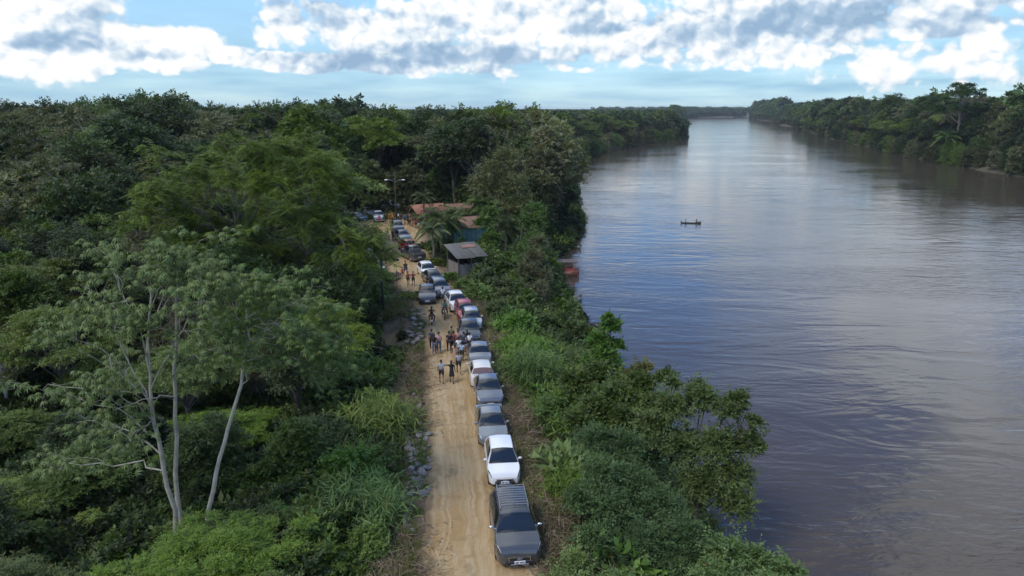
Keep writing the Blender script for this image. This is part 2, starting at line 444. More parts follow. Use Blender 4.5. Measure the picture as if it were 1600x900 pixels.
# dirt road: its own sheet just above the ground, ragged edges
def resamp(P, n):
    ys = np.linspace(P[0].y, P[-1].y, n); return ys, np.interp(ys, [p.y for p in P], [p.x for p in P])
yl, xlr = resamp(RL, 420); yr, xrr = resamp(RR, 420)
NV = 22; vs = []
for i in range(420):
    jl = .35 * mnoise.noise((yl[i] * .45, 3, 0)) + .22 * mnoise.noise((yl[i] * 1.6, 9, 0)); jr = .4 * mnoise.noise((yr[i] * .5, 7, 4)) + .2 * mnoise.noise((yr[i] * 1.7, 1, 0))
    for j in range(NV):
        t = j / (NV - 1); x = xlr[i] + jl + (xrr[i] + jr - xlr[i] - jl) * t; y = yl[i] + (yr[i] - yl[i]) * t
        rut = -.035 * (math.exp(-((t - .22) / .05) ** 2) + math.exp(-((t - .50) / .05) ** 2))
        vs.append((x, y, .03 + rut + .012 * mnoise.noise((x * .7, y * .7, 0))))
ii = np.arange(420 * NV).reshape(420, NV)
rf = np.stack([ii[:-1, :-1], ii[:-1, 1:], ii[1:, 1:], ii[1:, :-1]], -1).reshape(-1, 4)
rme = mesh_np('dirt_road', vs, rf, True)
ca = rme.attributes.new('across', 'FLOAT', 'POINT'); ca.data.foreach_set('value', np.tile(np.linspace(0, 1, NV), 420).astype(np.float32))
m = bpy.data.materials.new('road_dirt'); m.use_nodes = True; m.node_tree.nodes.clear(); k = NT(m.node_tree)
g = k.n('ShaderNodeNewGeometry').outputs['Position']; a = k.n('ShaderNodeAttribute', attribute_name='across').outputs['Fac']
gs = k.sep(g)
st = k.noise(k.xyz(k.m('MULTIPLY', a, 16.0), k.m('MULTIPLY', gs[1], .10), 0.0), 1.3, 6, .6)
n1 = k.noise(g, .28, 6, .6); n2 = k.noise(g, 6, 6, .7); n3 = k.noise(g, 1.4, 5, .6, .5)
c = k.mix(k.sm(n1, .35, .66), rgb(.31, .20, .09), rgb(.375, .27, .145))
c = k.mix(k.m('MULTIPLY', k.sm(st, .42, .62), .7), c, rgb(.44, .34, .205))
c = k.mix(k.m('MULTIPLY', k.sm(n3, .50, .68), .6), c, rgb(.27, .175, .08))
c = k.mix(k.m('MULTIPLY', k.sm(n2, .56, .74), .45), c, rgb(.46, .365, .235))
ed = k.m('MINIMUM', a, k.m('SUBTRACT', 1.0, a))
c = k.mix(k.sm(k.m('ADD', ed, k.m('MULTIPLY', k.m('SUBTRACT', n3, .5), .22)), .02, .12, .85, 0.0), c, rgb(.17, .12, .075))
dmp = k.m('MULTIPLY', k.sm(k.noise(g, .75, 4, .55), .60, .70), .55)
c = k.mix(dmp, c, rgb(.20, .145, .085))
spk = k.noise(g, 22, 3, .5)
c = k.mix(k.m('MULTIPLY', k.sm(spk, .68, .74), .6), c, rgb(.12, .09, .07))
p = k.n('ShaderNodeBsdfPrincipled'); k.put(p.inputs['Base Color'], c); p.inputs['Roughness'].default_value = .93; p.inputs['Specular IOR Level'].default_value = .2
b = k.n('ShaderNodeBump'); b.inputs['Strength'].default_value = .55; b.inputs['Distance'].default_value = .04; k.put(b.inputs['Height'], k.m('ADD', n2, k.m('MULTIPLY', st, 1.2))); k.put(p.inputs['Normal'], b.outputs[0])
o = k.n('ShaderNodeOutputMaterial'); k.put(o.inputs[0], p.outputs[0])
setp(link('dirt_road', rme, m), kind='structure')

# river
wx = np.array([-10., 6000.]); 
wme = mesh_np('river_water', [(-60, -300, WATER), (9000, -300, WATER), (9000, 3200, WATER), (-60, 3200, WATER)], [[0, 1, 2, 3]])
m = bpy.data.materials.new('river_water'); m.use_nodes = True; m.node_tree.nodes.clear(); k = NT(m.node_tree)
g = k.n('ShaderNodeNewGeometry').outputs['Position']; gs = k.sep(g)
def wv(sx, sy, rot=0.0):
    mp = k.n('ShaderNodeMapping'); mp.inputs['Rotation'].default_value = (0, 0, rot); mp.inputs['Scale'].default_value = (sx, sy, 1); k.put(mp.inputs[0], g); return mp.outputs[0]
rip = k.noise(wv(.55, 1.5, .3), 1.0, 4, .55, .4)
rip2 = k.noise(wv(2.0, 4.5, -.2), 1.0, 3, .55, .2)
swell = k.noise(wv(.10, .22, .5), 1.0, 3, .5, 1.2)
patch = k.sm(k.noise(wv(.012, .03, .25), 1.0, 4, .6, .8), .40, .62)
near = k.sm(gs[1], 20, 260, 1.0, .55)
h = k.m('ADD', k.m('MULTIPLY', rip, k.m('ADD', .12, k.m('MULTIPLY', patch, 1.0))), k.m('ADD', k.m('MULTIPLY', rip2, k.m('ADD', .04, k.m('MULTIPLY', patch, .12))), k.m('MULTIPLY', swell, 2.0)))
b = k.n('ShaderNodeBump'); k.put(b.inputs['Strength'], near); b.inputs['Distance'].default_value = .07; k.put(b.inputs['Height'], h)
p = k.n('ShaderNodeBsdfPrincipled'); k.put(p.inputs['Base Color'], k.mix(k.noise(wv(.01, .02), 1.0, 3, .5), rgb(.056, .045, .037), rgb(.072, .055, .042)))
p.inputs['Roughness'].default_value = .07; p.inputs['IOR'].default_value = 1.33; k.put(p.inputs['Normal'], b.outputs[0])
o = k.n('ShaderNodeOutputMaterial'); k.put(o.inputs[0], p.outputs[0])
setp(link('river_water', wme, m), kind='structure')
# ------------------------------------------------------------------ foliage generators (numpy)
def unit(a): return a / np.maximum(np.linalg.norm(a, axis=-1, keepdims=True), 1e-9)
def leaves(P, A, N, L, Wd, fold=.25):
    """one folded kite per leaf. P base, A long axis, N leaf normal, L length, Wd width"""
    A = unit(A); B = unit(np.cross(A, N)); N = np.cross(B, A)
    L = np.asarray(L).reshape(-1, 1) * np.ones((len(P), 1)); Wd = np.asarray(Wd).reshape(-1, 1) * np.ones((len(P), 1))
    m_ = P + A * L * .45 + N * L * .06
    v = np.stack([P, m_ + B * Wd * .5 - N * Wd * fold, P + A * L - N * L * .08, m_ - B * Wd * .5 - N * Wd * fold], 1)
    return v.reshape(-1, 3)
def leafmesh(name, v):
    n = len(v) // 4
    return mesh_np(name, v, np.arange(n * 4).reshape(n, 4))
def clump_leaves(r, C, R, n, L, Wd, squash=.8, low=-.25, droop=.25, shell=.35, rand=.75, outw=.7, per=9):
    """n leaves carried in sprays (twigs) that radiate from the clumps (C centres, R radii)"""
    C = np.asarray(C, float); R = np.asarray(R, float)
    w = R ** 2; w = w / w.sum(); ns = max(1, n // per)
    i = r.choice(len(C), ns, p=w)
    d = unit(r.normal(size=(ns, 3)) + np.array([0, 0, .25]))
    flip = (d[:, 2] < low); d[flip, 2] *= -1
    tw = unit(d + r.normal(size=(ns, 3)) * .45)                 # twig direction
    r0 = R[i] * (.25 + .55 * r.random(ns)); ln = R[i] * (.35 + .45 * r.random(ns)) + .25 * L
    side = unit(np.cross(tw, d * .5 + np.array([0, 0, 1.]) + r.normal(size=(ns, 3)) * .3))
    up = unit(np.cross(side, tw))
    out = []
    for j in range(per):
        t = (j + .5) / per
        off = d * r0[:, None] + tw * (ln * t)[:, None]
        off[:, 2] *= squash; off[:, 2] -= ln * t * t * droop
        P = C[i] + off + r.normal(size=(ns, 3)) * .05 * L
        sg = 1 if j % 2 else -1
        A = side * sg * .8 + tw * (.35 + .8 * t) + r.normal(size=(ns, 3)) * .35; A[:, 2] -= droop
        N = up + d * .3 + np.array([0, 0, .35]) + r.normal(size=(ns, 3)) * rand * .45
        k_ = (.65 + .7 * r.random(ns)) * (1.1 - .35 * t)
        out.append(leaves(P, A, N, L * k_, Wd * k_))
    return np.concatenate(out)
def frond_leaves(r, P, A, N, length, pairs, ll, lw, droop=.4, sweep=.5):
    """pinnate fronds: rachis from P along A; pairs of leaflets"""
    out = []
    A = unit(A); B = unit(np.cross(A, N)); N = np.cross(B, A)
    length = np.asarray(length).reshape(-1, 1)
    for k_ in range(pairs):
        t = (k_ + .6) / pairs
        p = P + A * length * t - N * length * droop * t * t
        q = ll * math.sin(PI * min(1, .18 + t * .78)) ** .5
        for sgn in (-1, 1):
            ax = B * sgn + A * sweep - N * .3 + r.normal(size=P.shape) * .08
            out.append(leaves(p, ax, N + r.normal(size=P.shape) * .15, np.full(len(P), q), np.full(len(P), lw), .1))
    return np.concatenate(out)
def palmate(r, P, N, n, L, Wd, droop=.45):
    """umbrella-like leaves: n leaflets radiating from a point and hanging down"""
    out = []
    T = unit(np.cross(N, r.normal(size=N.shape))); B = np.cross(N, T)
    for j in range(n):
        a = 2 * PI * j / n + .2
        ax = T * math.cos(a) + B * math.sin(a) - N * droop
        out.append(leaves(P, ax, N + .5 * (T * math.cos(a) + B * math.sin(a)), L * (.8 + .35 * r.random(len(P))), np.full(len(P), Wd), .12))
    return np.concatenate(out)
def limb(r, a, b, r0, r1, n=5, sag=.12, jit=.05):
    a = Vector(a); b = Vector(b); d = b - a; L_ = d.length; pts = []; rs = []
    for i in range(n + 1):
        t = i / n
        q = a.lerp(b, t); q.z += L_ * sag * math.sin(PI * t) * (1 - .4 * t)
        if 0 < i < n: q += Vector(r.normal(size=3)) * L_ * jit
        pts.append(q); rs.append(r0 + (r1 - r0) * t)
    return pts, rs

CR = {}   # (kind, variant, detail) -> (trunk mesh, crown mesh)
def tree_mesh(kind, var, det):
    key = (kind, var, det)
    if key in CR: return CR[key]
    r = np.random.default_rng(sum(ord(c) for c in kind) * 31 + var * 7)
    C, R = [], []; tb = MB(); top = None
    squash = .8; low = -.35; droop = .25; rand = .8; shell = .4
    if kind == 'dome':        # dense round crown, height about 14
        n = 30; tr = 7.0
        for i in range(n):
            z = 1 - 1.15 * (i + .5) / n; a = i * 2.39996; s = math.sqrt(max(0, 1 - z * z))
            j = r.normal(size=3) * .42
            C.append((4.1 * s * math.cos(a) + j[0], 4.1 * s * math.sin(a) + j[1], 8.8 + 3.6 * z + j[2])); R.append(1.25 + .75 * r.random())
        C.append((0, 0, 9)); R.append(3.2)
    elif kind == 'umbrella':  # wide flat feathery crown, height about 13
        n = 44; tr = 5.5; squash = .42; low = -.1; shell = .8
        for i in range(n):
            q = math.sqrt((i + .5) / n); a = i * 2.39996
            C.append((6.9 * q * math.cos(a) + r.normal() * .5, 6.9 * q * math.sin(a) + r.normal() * .5, 12.1 - 3.6 * q * q + r.normal() * .55)); R.append(1.15 + .9 * r.random())
    elif kind == 'tall':      # open crown on visible limbs, height about 17
        n = 22; tr = 10.0; squash = .62; shell = .6
        for i in range(n):
            z = r.uniform(-.5, 1); a = i * 2.39996; s = math.sqrt(max(0, 1 - z * z)) * (.6 + .5 * r.random())
            C.append((4.6 * s * math.cos(a), 4.6 * s * math.sin(a), 12.6 + 3.6 * z + r.normal() * .5)); R.append(.9 + .9 * r.random())
    elif kind == 'bank':      # foliage down to the ground or the water, height about 10
        n = 46; tr = 5
        for i in range(n):
            q = i / n; z = .6 + 8.6 * q ** .8; a = i * 2.39996
            w = 3.5 * (1 - .55 * q ** 2) * (.75 + .4 * r.random())
            C.append((w * math.cos(a), w * math.sin(a), z + r.normal() * .4)); R.append(1.0 + .75 * r.random())
        C.append((0, 0, 5)); R.append(2.8)
    elif kind == 'sparse':    # thin grey green crown
        n = 34; tr = 7; squash = .7; shell = .9; rand = 1.1
        for i in range(n):
            z = r.uniform(-.6, 1); a = i * 2.39996; s = math.sqrt(max(0, 1 - z * z)) * (.5 + .6 * r.random())
            C.append((3.7 * s * math.cos(a), 3.7 * s * math.sin(a), 8.6 + 3.6 * z)); R.append(.75 + .6 * r.random())
    elif kind == 'slim':      # narrow, lumpy, height about 11
        n = 26; tr = 6
        for i in range(n):
            q = (i + .5) / n; z = 3.4 + 7.2 * q; a = i * 2.39996
            w = 2.3 * math.sin(PI * (.15 + .8 * q)) ** .8 * (.6 + .6 * r.random())
            C.append((w * math.cos(a), w * math.sin(a), z)); R.append(.85 + .6 * r.random())
    for i in range(len(C)):
        c_ = np.array(C[i]); f_ = 1 + .22 * math.sin(c_[0] * .9 + var * 2 + c_[1] * .4) + .15 * math.cos(c_[1] * 1.1 - var + c_[2] * .6)
        C[i] = (c_[0] * f_, c_[1] * f_, c_[2] + .5 * math.sin(c_[0] * .8 + var * 3) * (kind != 'umbrella') + .3 * math.sin(c_[1] * 1.3))
    n_l, L_, W_ = {'hi': (30000, .30, .15), 'mid': (15000, .40, .21), 'low': (2600, .95, .55)}[det]
    if kind == 'umbrella': n_l = int(n_l * 1.25); W_ *= .7
    if kind == 'sparse': n_l = int(n_l * .45); W_ *= .75
    if kind == 'tall': n_l = int(n_l * .8)
    v = clump_leaves(r, C, R, n_l, L_, W_, squash, low, droop, shell, rand)
    if det != 'low' and kind in ('dome', 'bank', 'slim', 'tall'):      # sprigs that break the outline
        sp = clump_leaves(r, C, np.array(R) * 1.22, n_l // 14, L_ * 1.1, W_, squash, -.1, .1, .25, 1.2, 1.0)
        v = np.concatenate([v, sp])
    crown = leafmesh(kind + '_crown', v)
    lean = Vector((r.normal() * .35, r.normal() * .35, tr))
    r0 = .26 if kind != 'umbrella' else .22
    sd_ = 8 if det == 'hi' else 5
    tb.tube([(0, 0, -.6), (0.05, 0, .3), lean * .5 + Vector((r.normal() * .15, r.normal() * .15, 0)), lean], [r0 * 1.35, r0, r0 * .8, r0 * .6], sd_)
    nb_ = len(C) if det == 'hi' else (min(len(C), 14) if det == 'mid' else 5)
    for i in range(nb_):
        s0 = lean * (.62 + .38 * r.random())
        pts, rs = limb(r, s0, C[i], r0 * .38, r0 * .10, 4 if det == 'hi' else 3)
        tb.tube(pts, rs, 5 if det == 'hi' else 4, False)
        if det == 'hi':
            for q in range(3):
                e = Vector(C[i]) + Vector(r.normal(size=3)) * R[i] * .6
                tb.tube([pts[-2], (pts[-1] + e) / 2, e], [r0 * .12, r0 * .08, r0 * .04], 4, False)
    CR[key] = (tb.mesh(kind + '_trunk', True), crown)
    return CR[key]

BASEH = {'dome': 13.6, 'umbrella': 13.2, 'tall': 17.2, 'bank': 10.4, 'sparse': 13.2, 'slim': 11.2}
TREES = []; SPEC = []
def tree(kind, var, det, loc, sc, rz, leaf, bark, group, zs=1.0, words=None, name=None, force=False):
    px, py, zc = proj(loc[0], loc[1], loc[2] + BASEH[kind] * sc * zs * .7)
    size = BASEH[kind] * sc * zs / max(zc, 5)
    if not -60 < px < 1660: size *= .2
    SPEC.append((1e9 if (force or words) else size, kind, var, det, loc, sc, rz, leaf, bark, group, zs, words, name))
def tree_now(q):
    size, kind, var, det, loc, sc, rz, leaf, bark, group, zs, words, name = q
    tm, cm = tree_mesh(kind, var, det)
    nm = name or {'dome': 'broadleaf_tree', 'umbrella': 'umbrella_tree', 'tall': 'tall_tree', 'bank': 'riverside_tree', 'sparse': 'sparse_tree', 'slim': 'slender_tree'}[kind]
    t = empty(nm, loc, rz, None, 'tree', group, (sc, sc, sc * zs))
    link('trunk', tm, MATS[bark], t); c_ = link('crown', cm, MATS[leaf], t)
    TREES.append((t, kind, leaf, group, words))
    return c_
# ---- bush meshes
BU = {}
def bush_mesh(kind, var, hi=False):
    key = (kind, var, hi)
    if key in BU: return BU[key]
    r = np.random.default_rng(500 + var + sum(ord(c) for c in kind))
    if kind == 'leafy':      # rounded shrub about 2.4 m wide
        n = 13; C = []; R = []
        for i in range(n):
            a = i * 2.39996; q = math.sqrt((i + .5) / n)
            C.append((.95 * q * math.cos(a), .95 * q * math.sin(a), 1.25 - .85 * q * q + r.normal() * .14)); R.append(.38 + .25 * r.random())
        v = clump_leaves(r, C, R, 9000 if hi else 3600, .135 if hi else .2, .075 if hi else .115, .85, -.3, .25, .6, .9)
        v = np.concatenate([v, clump_leaves(r, C, np.array(R) * 1.45, 700 if hi else 300, .15 if hi else .22, .08 if hi else .12, 1.0, .1, 0, .5, 1.2, 1.2)])
    elif kind == 'vine':     # low draped mound
        n = 18; C = []; R = []
        for i in range(n):
            a = i * 2.39996; q = math.sqrt((i + .5) / n)
            C.append((1.35 * q * math.cos(a), 1.35 * q * math.sin(a), .75 - .6 * q + r.normal() * .1)); R.append(.3 + .25 * r.random())
        v = clump_leaves(r, C, R, 8000 if hi else 3400, .12 if hi else .19, .095 if hi else .15, .8, -.3, .3, .6, .8)
    elif kind == 'cane':     # arching bamboo-like grass
        n = 900 if hi else 420
        b0 = r.normal(size=(n, 3)) * .28; b0[:, 2] = 0
        d = unit(np.concatenate([r.normal(size=(n, 2)) * .55, np.ones((n, 1))], 1)); h = 1.2 + 1.2 * r.random(n)
        out = []
        for j in range(5):
            t = .3 + .7 * j / 4
            P = b0 + d * (h * t)[:, None]; P[:, 2] -= (h * t * t * .22)
            A = unit(d * .4 + r.normal(size=(n, 3)) * .6); A[:, 2] -= .35
            out.append(leaves(P, A, np.array([[0, 0, 1.]]) + r.normal(size=(n, 3)) * .3, .42 + .2 * r.random(n), np.full(n, .045)))
        v = np.concatenate(out)
    elif kind == 'bigleaf':  # large soft leaves
        n = 420 if hi else 240
        d = unit(np.concatenate([r.normal(size=(n, 2)), r.uniform(.1, 1.4, (n, 1))], 1)); h = .5 + 1.0 * r.random(n)
        P = d * h[:, None]; A = unit(d * 1.0 + r.normal(size=(n, 3)) * .4); A[:, 2] -= .35
        v = leaves(P, A, np.array([[0, 0, 1.]]) + d * .3 + r.normal(size=(n, 3)) * .25, .38 + .2 * r.random(n), .2 + .08 * r.random(n), .15)
    elif kind == 'tuft':     # grass tuft
        n = 150; b0 = r.normal(size=(n, 3)) * .16; b0[:, 2] = 0
        d = unit(np.concatenate([r.normal(size=(n, 2)) * .5, np.ones((n, 1))], 1))
        v = leaves(b0, d, r.normal(size=(n, 3)), .25 + .4 * r.random(n), np.full(n, .03))
    elif kind == 'twigs':    # dry brush heap
        n = 260; b0 = r.normal(size=(n, 3)) * .4; b0[:, 2] = r.random(n) * .18
        d = unit(np.concatenate([r.normal(size=(n, 2)), r.normal(size=(n, 1)) * .35 + .15], 1))
        v = leaves(b0, d, r.normal(size=(n, 3)), .15 + .35 * r.random(n), np.full(n, .022))
    elif kind == 'litter':   # fallen leaves
        n = 300; b0 = r.normal(size=(n, 3)) * .7; b0[:, 2] = .01 + r.random(n) * .05
        d = unit(np.concatenate([r.normal(size=(n, 2)), r.normal(size=(n, 1)) * .25], 1))
        v = leaves(b0, d, np.array([[0, 0, 1.]]) + r.normal(size=(n, 3)) * .3, .09 + .09 * r.random(n), np.full(n, .05))
    BU[key] = leafmesh(kind + '_foliage', v)
    return BU[key]
PLANTS = []
def bush(kind, var, loc, sc, rz, leaf, group, hi=False, zs=1.0, words=None):
    nm = {'leafy': 'leafy_shrub', 'vine': 'vine_mound', 'cane': 'cane_grass_clump', 'bigleaf': 'broad_leaved_plant'}[kind]
    o = link(nm, bush_mesh(kind, var, hi), MATS[leaf], None, loc, (0, 0, rz), (sc, sc, sc * zs))
    setp(o, None, 'grass clump' if kind == 'cane' else 'bush', group)
    PLANTS.append((o, kind, leaf, group, words))
    return o

# ---- scatter of uncountable growth, by geometry nodes
SRC = bpy.data.collections.new('scatter_sources')
def gscatter(name, P, sc, rz, idx, sources, label, cat):
    me = bpy.data.meshes.new(name); n = len(P)
    me.vertices.add(n); me.vertices.foreach_set('co', np.asarray(P, np.float32).ravel())
    for nm, arr, ty in (('scl', sc, 'FLOAT'), ('rot', rz, 'FLOAT'), ('pick', idx, 'INT')):
        at_ = me.attributes.new(nm, ty, 'POINT'); at_.data.foreach_set('value', np.asarray(arr, np.float32 if ty == 'FLOAT' else np.int32))
    o = bpy.data.objects.new(name, me); COL.objects.link(o)
    ng = bpy.data.node_groups.new(name, 'GeometryNodeTree')
    ng.interface.new_socket('Geometry', in_out='INPUT', socket_type='NodeSocketGeometry')
    ng.interface.new_socket('Geometry', in_out='OUTPUT', socket_type='NodeSocketGeometry')
    N = ng.nodes; gi = N.new('NodeGroupInput'); go = N.new('NodeGroupOutput')
    iop = N.new('GeometryNodeInstanceOnPoints'); iop.inputs['Pick Instance'].default_value = True
    j = N.new('GeometryNodeJoinGeometry')
    for s in sources[::-1]:
        oi = N.new('GeometryNodeObjectInfo'); oi.inputs['Object'].default_value = s; oi.inputs['As Instance'].default_value = True
        oi.transform_space = 'ORIGINAL'
        ng.links.new(oi.outputs['Geometry'], j.inputs[0])
    def attr(nm, ty):
        a_ = N.new('GeometryNodeInputNamedAttribute'); a_.data_type = ty; a_.inputs['Name'].default_value = nm
        return a_.outputs[0]
    cx_ = N.new('ShaderNodeCombineXYZ'); ng.links.new(attr('rot', 'FLOAT'), cx_.inputs[2])
    ng.links.new(gi.outputs[0], iop.inputs['Points']); ng.links.new(j.outputs[0], iop.inputs['Instance'])
    ng.links.new(attr('pick', 'INT'), iop.inputs['Instance Index']); ng.links.new(cx_.outputs[0], iop.inputs['Rotation'])
    ng.links.new(attr('scl', 'FLOAT'), iop.inputs['Scale']); ng.links.new(iop.outputs[0], go.inputs[0])
    md = o.modifiers.new('scatter', 'NODES'); md.node_group = ng
    return setp(o, label, cat, None, 'stuff')

# ------------------------------------------------------------------ places kept clear
CLEAR = []      # discs (x, y, r)
def clear_ok(x, y, rr=0.0):
    l, r_ = road_x(y)
    if y < 128 and l - 1.2 - rr < x < r_ + 1.0 + rr: return False
    return all((x - a) ** 2 + (y - b_) ** 2 > (c_ + rr) ** 2 for a, b_, c_ in CLEAR)

# clearing with the car park beyond the bend
LOT = at(590, 335); CLEAR.append((LOT.x, LOT.y, 11)); CLEAR.append((at(565, 345).x, at(565, 345).y, 8)); CLEAR.append((at(610, 322).x, at(610, 322).y, 9))
_pl = at(599, 484, 0); CLEAR += [(_pl.x * f_, _pl.y * f_, 2.0) for f_ in (1.0, .95, .90, .85)]
CLEAR += [(7.4, 69, 2.4), (6.6, 81, 2.2), (6.6, 66, 1.6), (7.3, 70, 1.6), (4.8, 83, 1.6), (6.0, 81, 1.6), (-11.5, 98, 9), (-15, 108, 8), (-6.5, 92, 6.5), (-4.6, 76, 5.2), (-11, 88, 6)]

SKYL = [(-200, 165), (0, 168), (60, 165), (120, 166), (150, 158), (185, 150), (260, 152), (300, 153), (330, 166), (370, 172), (450, 161), (520, 158), (550, 164), (575, 172),
        (640, 176), (700, 174), (850, 174), (900, 177), (1000, 180), (1060, 190)]
def can_h(d):    # typical canopy top height against distance, left forest
    return float(np.interp(d, [20, 32, 45, 60, 80, 120, 160, 240], [3.5, 4.6, 6.2, 8.6, 11.5, 15.8, 19.5, 21]))
# ---- hero trees are placed further down; reserve their ground
HERO = [(-14.5, 25.6, 4.0), (-11.5, 27.5, 4.0), (-8.6, 24.0, 2.6), (-8.5, 28.5, 2.6), (-16.5, 22.5, 3.0), (-19, 56, 4.5)]

cand = []
rr_ = np.random.default_rng(11)
def poisson(n, fx, mind, zone):
    pts = []
    for _ in range(n):
        x, y = fx()
        if not zone(x, y): continue
        md_ = mind(y)
        if all((x - a) ** 2 + (y - b_) ** 2 > md_ * md_ for a, b_ in pts): pts.append((x, y))
    return pts
def left_zone(x, y):
    if x > itp(BL, y) - 3.5: return False
    if y < 62 and x > road_x(y)[0] - 3.0 - (2.0 if y > 30 else 1.0): return False   # bushes only near the road
    if not clear_ok(x, y, 1.5): return False
    if y < 118 and x > road_x(y)[1]: return False
    if any((x - a) ** 2 + (y - b_) ** 2 < c_ * c_ for a, b_, c_ in HERO): return False
    return abs(math.atan2(x, y)) < .73 or y < 40
def fx_left():
    d = math.exp(rr_.uniform(math.log(20), math.log(255))); a = rr_.uniform(-.74, .16); return d * math.sin(a), d * math.cos(a)
pts = poisson(14000, fx_left, lambda y: float(np.interp(y, [20, 50, 90, 160, 260], [2.9, 3.9, 5.4, 7.6, 10.0])), left_zone)
pts.sort(key=lambda q: q[0] ** 2 + q[1] ** 2)
print('left trees', len(pts))
def top_limit(x, y, H, z0, halfw):
    """do not rise above the photographed skyline, nor in front of the road and the clearing"""
    for u in (-.6, 0, .6):
        px, py, zc = proj(x + u * halfw, y, z0 + H)
        lim = np.interp(px, [a for a, _ in SKYL], [b_ for _, b_ in SKYL]) - 1
        if 540 < px < 760 and y < 108: lim = max(lim, float(np.interp(px, [540, 575, 600, 625, 640, 660, 690, 700, 760], [340, 425, 492, 505, 520, 440, 425, 420, 440])) if y < 95 else 350)
        if px > 890 and y < 250: lim = max(lim, 330)
        if y < 36 and 30 < px < 590: lim = max(lim, 640)
        while py < lim and H > 1.5:
            H *= .95; px, py, zc = proj(x + u * halfw, y, z0 + H)
    return H
for (x, y) in pts:
    d = math.hypot(x, y); z0 = ghf(x, y)
    near_bank = x > itp(BL, y) - 14
    u = rr_.random()
    pxc = proj(x, y, 8)[0]
    if near_bank and y > 60: kind = 'bank' if u < .65 else 'slim'
    elif d < 42: kind = 'slim' if u < .35 else ('dome' if u < .6 else ('bank' if u < .8 else 'umbrella'))
    elif pxc < 560 and d < 85: kind = 'umbrella' if u < .42 else ('dome' if u < .62 else ('sparse' if u < .8 else 'slim'))
    else: kind = 'dome' if u < .46 else ('umbrella' if u < .60 else ('tall' if u < .76 else ('sparse' if u < .92 else 'slim')))
    H = can_h(d) * rr_.uniform(.78, 1.22)
    if d > 150 and kind in ('tall', 'dome'): H *= 1.08
    H = top_limit(x, y, H, z0, H * .35)
    if H < 2.6: continue
    sc = H / BASEH[kind]
    if d < 60: sc_xy = max(sc, .42)
    else: sc_xy = sc
    leaf = {'dome': ['leaf_dark', 'leaf_dark', 'leaf_mid'], 'umbrella': ['leaf_feathery', 'leaf_feathery', 'leaf_olive'], 'tall': ['leaf_dark', 'leaf_mid', 'leaf_olive'],
            'bank': ['leaf_mid', 'leaf_olive', 'leaf_dark'], 'sparse': ['leaf_grey', 'leaf_olive', 'leaf_grey'], 'slim': ['leaf_mid', 'leaf_dark', 'leaf_light']}[kind][int(rr_.integers(3))]
    if near_bank and 100 < y < 260: leaf = ['leaf_olive', 'leaf_grey', 'leaf_mid'][int(rr_.integers(3))]
    det = 'hi' if d < 75 else 'mid'
    if d > 170: det = 'low' if False else 'mid'
    grp = 'trees of the left forest' if not near_bank or y < 60 else 'trees along the left river bank'
    tree(kind, int(rr_.integers(2)), det, (x, y, z0 - .15), sc_xy, rr_.uniform(0, 6.28), leaf, 'bark_pale' if kind == 'sparse' else ('bark' if kind in ('tall', 'umbrella') else 'bark_dark'), grp, zs=sc / sc_xy)

for i in range(30):
    a = math.pi * (-.15 + 1.3 * i / 29); x = -22 + 19.5 * math.cos(a) * 1.25; y = 113 + 15 * math.sin(a) + rr_.uniform(-.8, .8)
    if y < 112 and x > -12: continue
    H = rr_.uniform(6, 12); tree('bank' if i % 3 else 'slim', i % 2, 'hi', (x, y, ghf(x, y) - .2), H / BASEH['bank'], rr_.uniform(0, 6), ['leaf_mid', 'leaf_olive', 'leaf_light', 'leaf_dark'][i % 4], 'bark_dark', 'trees of the left forest')
# left bank further out and the whole right bank: individual trees in the front rows
def bankrow(T, side, y0, y1, rows, grp, hmul):
    y = y0
    while y < y1:
        x = float(itp(T, y)); sl = float(itp(T, y + 2) - itp(T, y - 2)) / 4; d = math.hypot(x, y)
        step = float(np.interp(d, [60, 300, 700], [6.5, 8.5, 15]))
        for j in range(rows):
            off = 1.0 + j * 7 + rr_.uniform(-1.2, 1.8)
            xx = x + side * off * math.sqrt(1 + sl * sl); yy = y + rr_.uniform(-2, 2) + (j % 2) * step / 2
            kind = 'bank' if j == 0 else ['dome', 'tall', 'bank', 'umbrella', 'sparse', 'dome'][int(rr_.integers(6))]
            H = (rr_.uniform(6.0, 9.5) + j * (float(np.interp(d, [250, 700], [4.0, 7.2])) if side > 0 else 3.6)) * hmul * rr_.uniform(.88, 1.15)
            leaf = ['leaf_dark', 'leaf_mid', 'leaf_olive', 'leaf_mid', 'leaf_dark', 'leaf_grey'][int(rr_.integers(6))]
            z0 = max(ghf(xx, yy), WATER - .3)
            tree(kind, int(rr_.integers(2)), 'mid' if d < 420 else 'low', (xx, yy, z0), H / BASEH[kind], rr_.uniform(0, 6.28), leaf, 'bark' if kind != 'sparse' else 'bark_pale', grp)
        y += step / math.sqrt(1 + sl * sl) if False else step * (1 / math.sqrt(1 + sl * sl))
bankrow(BL, -1, 258, 640, 2, 'trees along the left river bank', 1.05)
bankrow(BR, 1, 196, 640, 3, 'trees along the right river bank', 1.12)
# the big lone emergent on the right skyline
pe = atd(1505, 150, 300)
tree('tall', 0, 'hi', (pe.x, pe.y, .3), 1.66, .6, 'leaf_dark', 'bark', 'trees along the right river bank',
     words='tallest tree on the right bank skyline, wide dark crown standing clear above the forest')

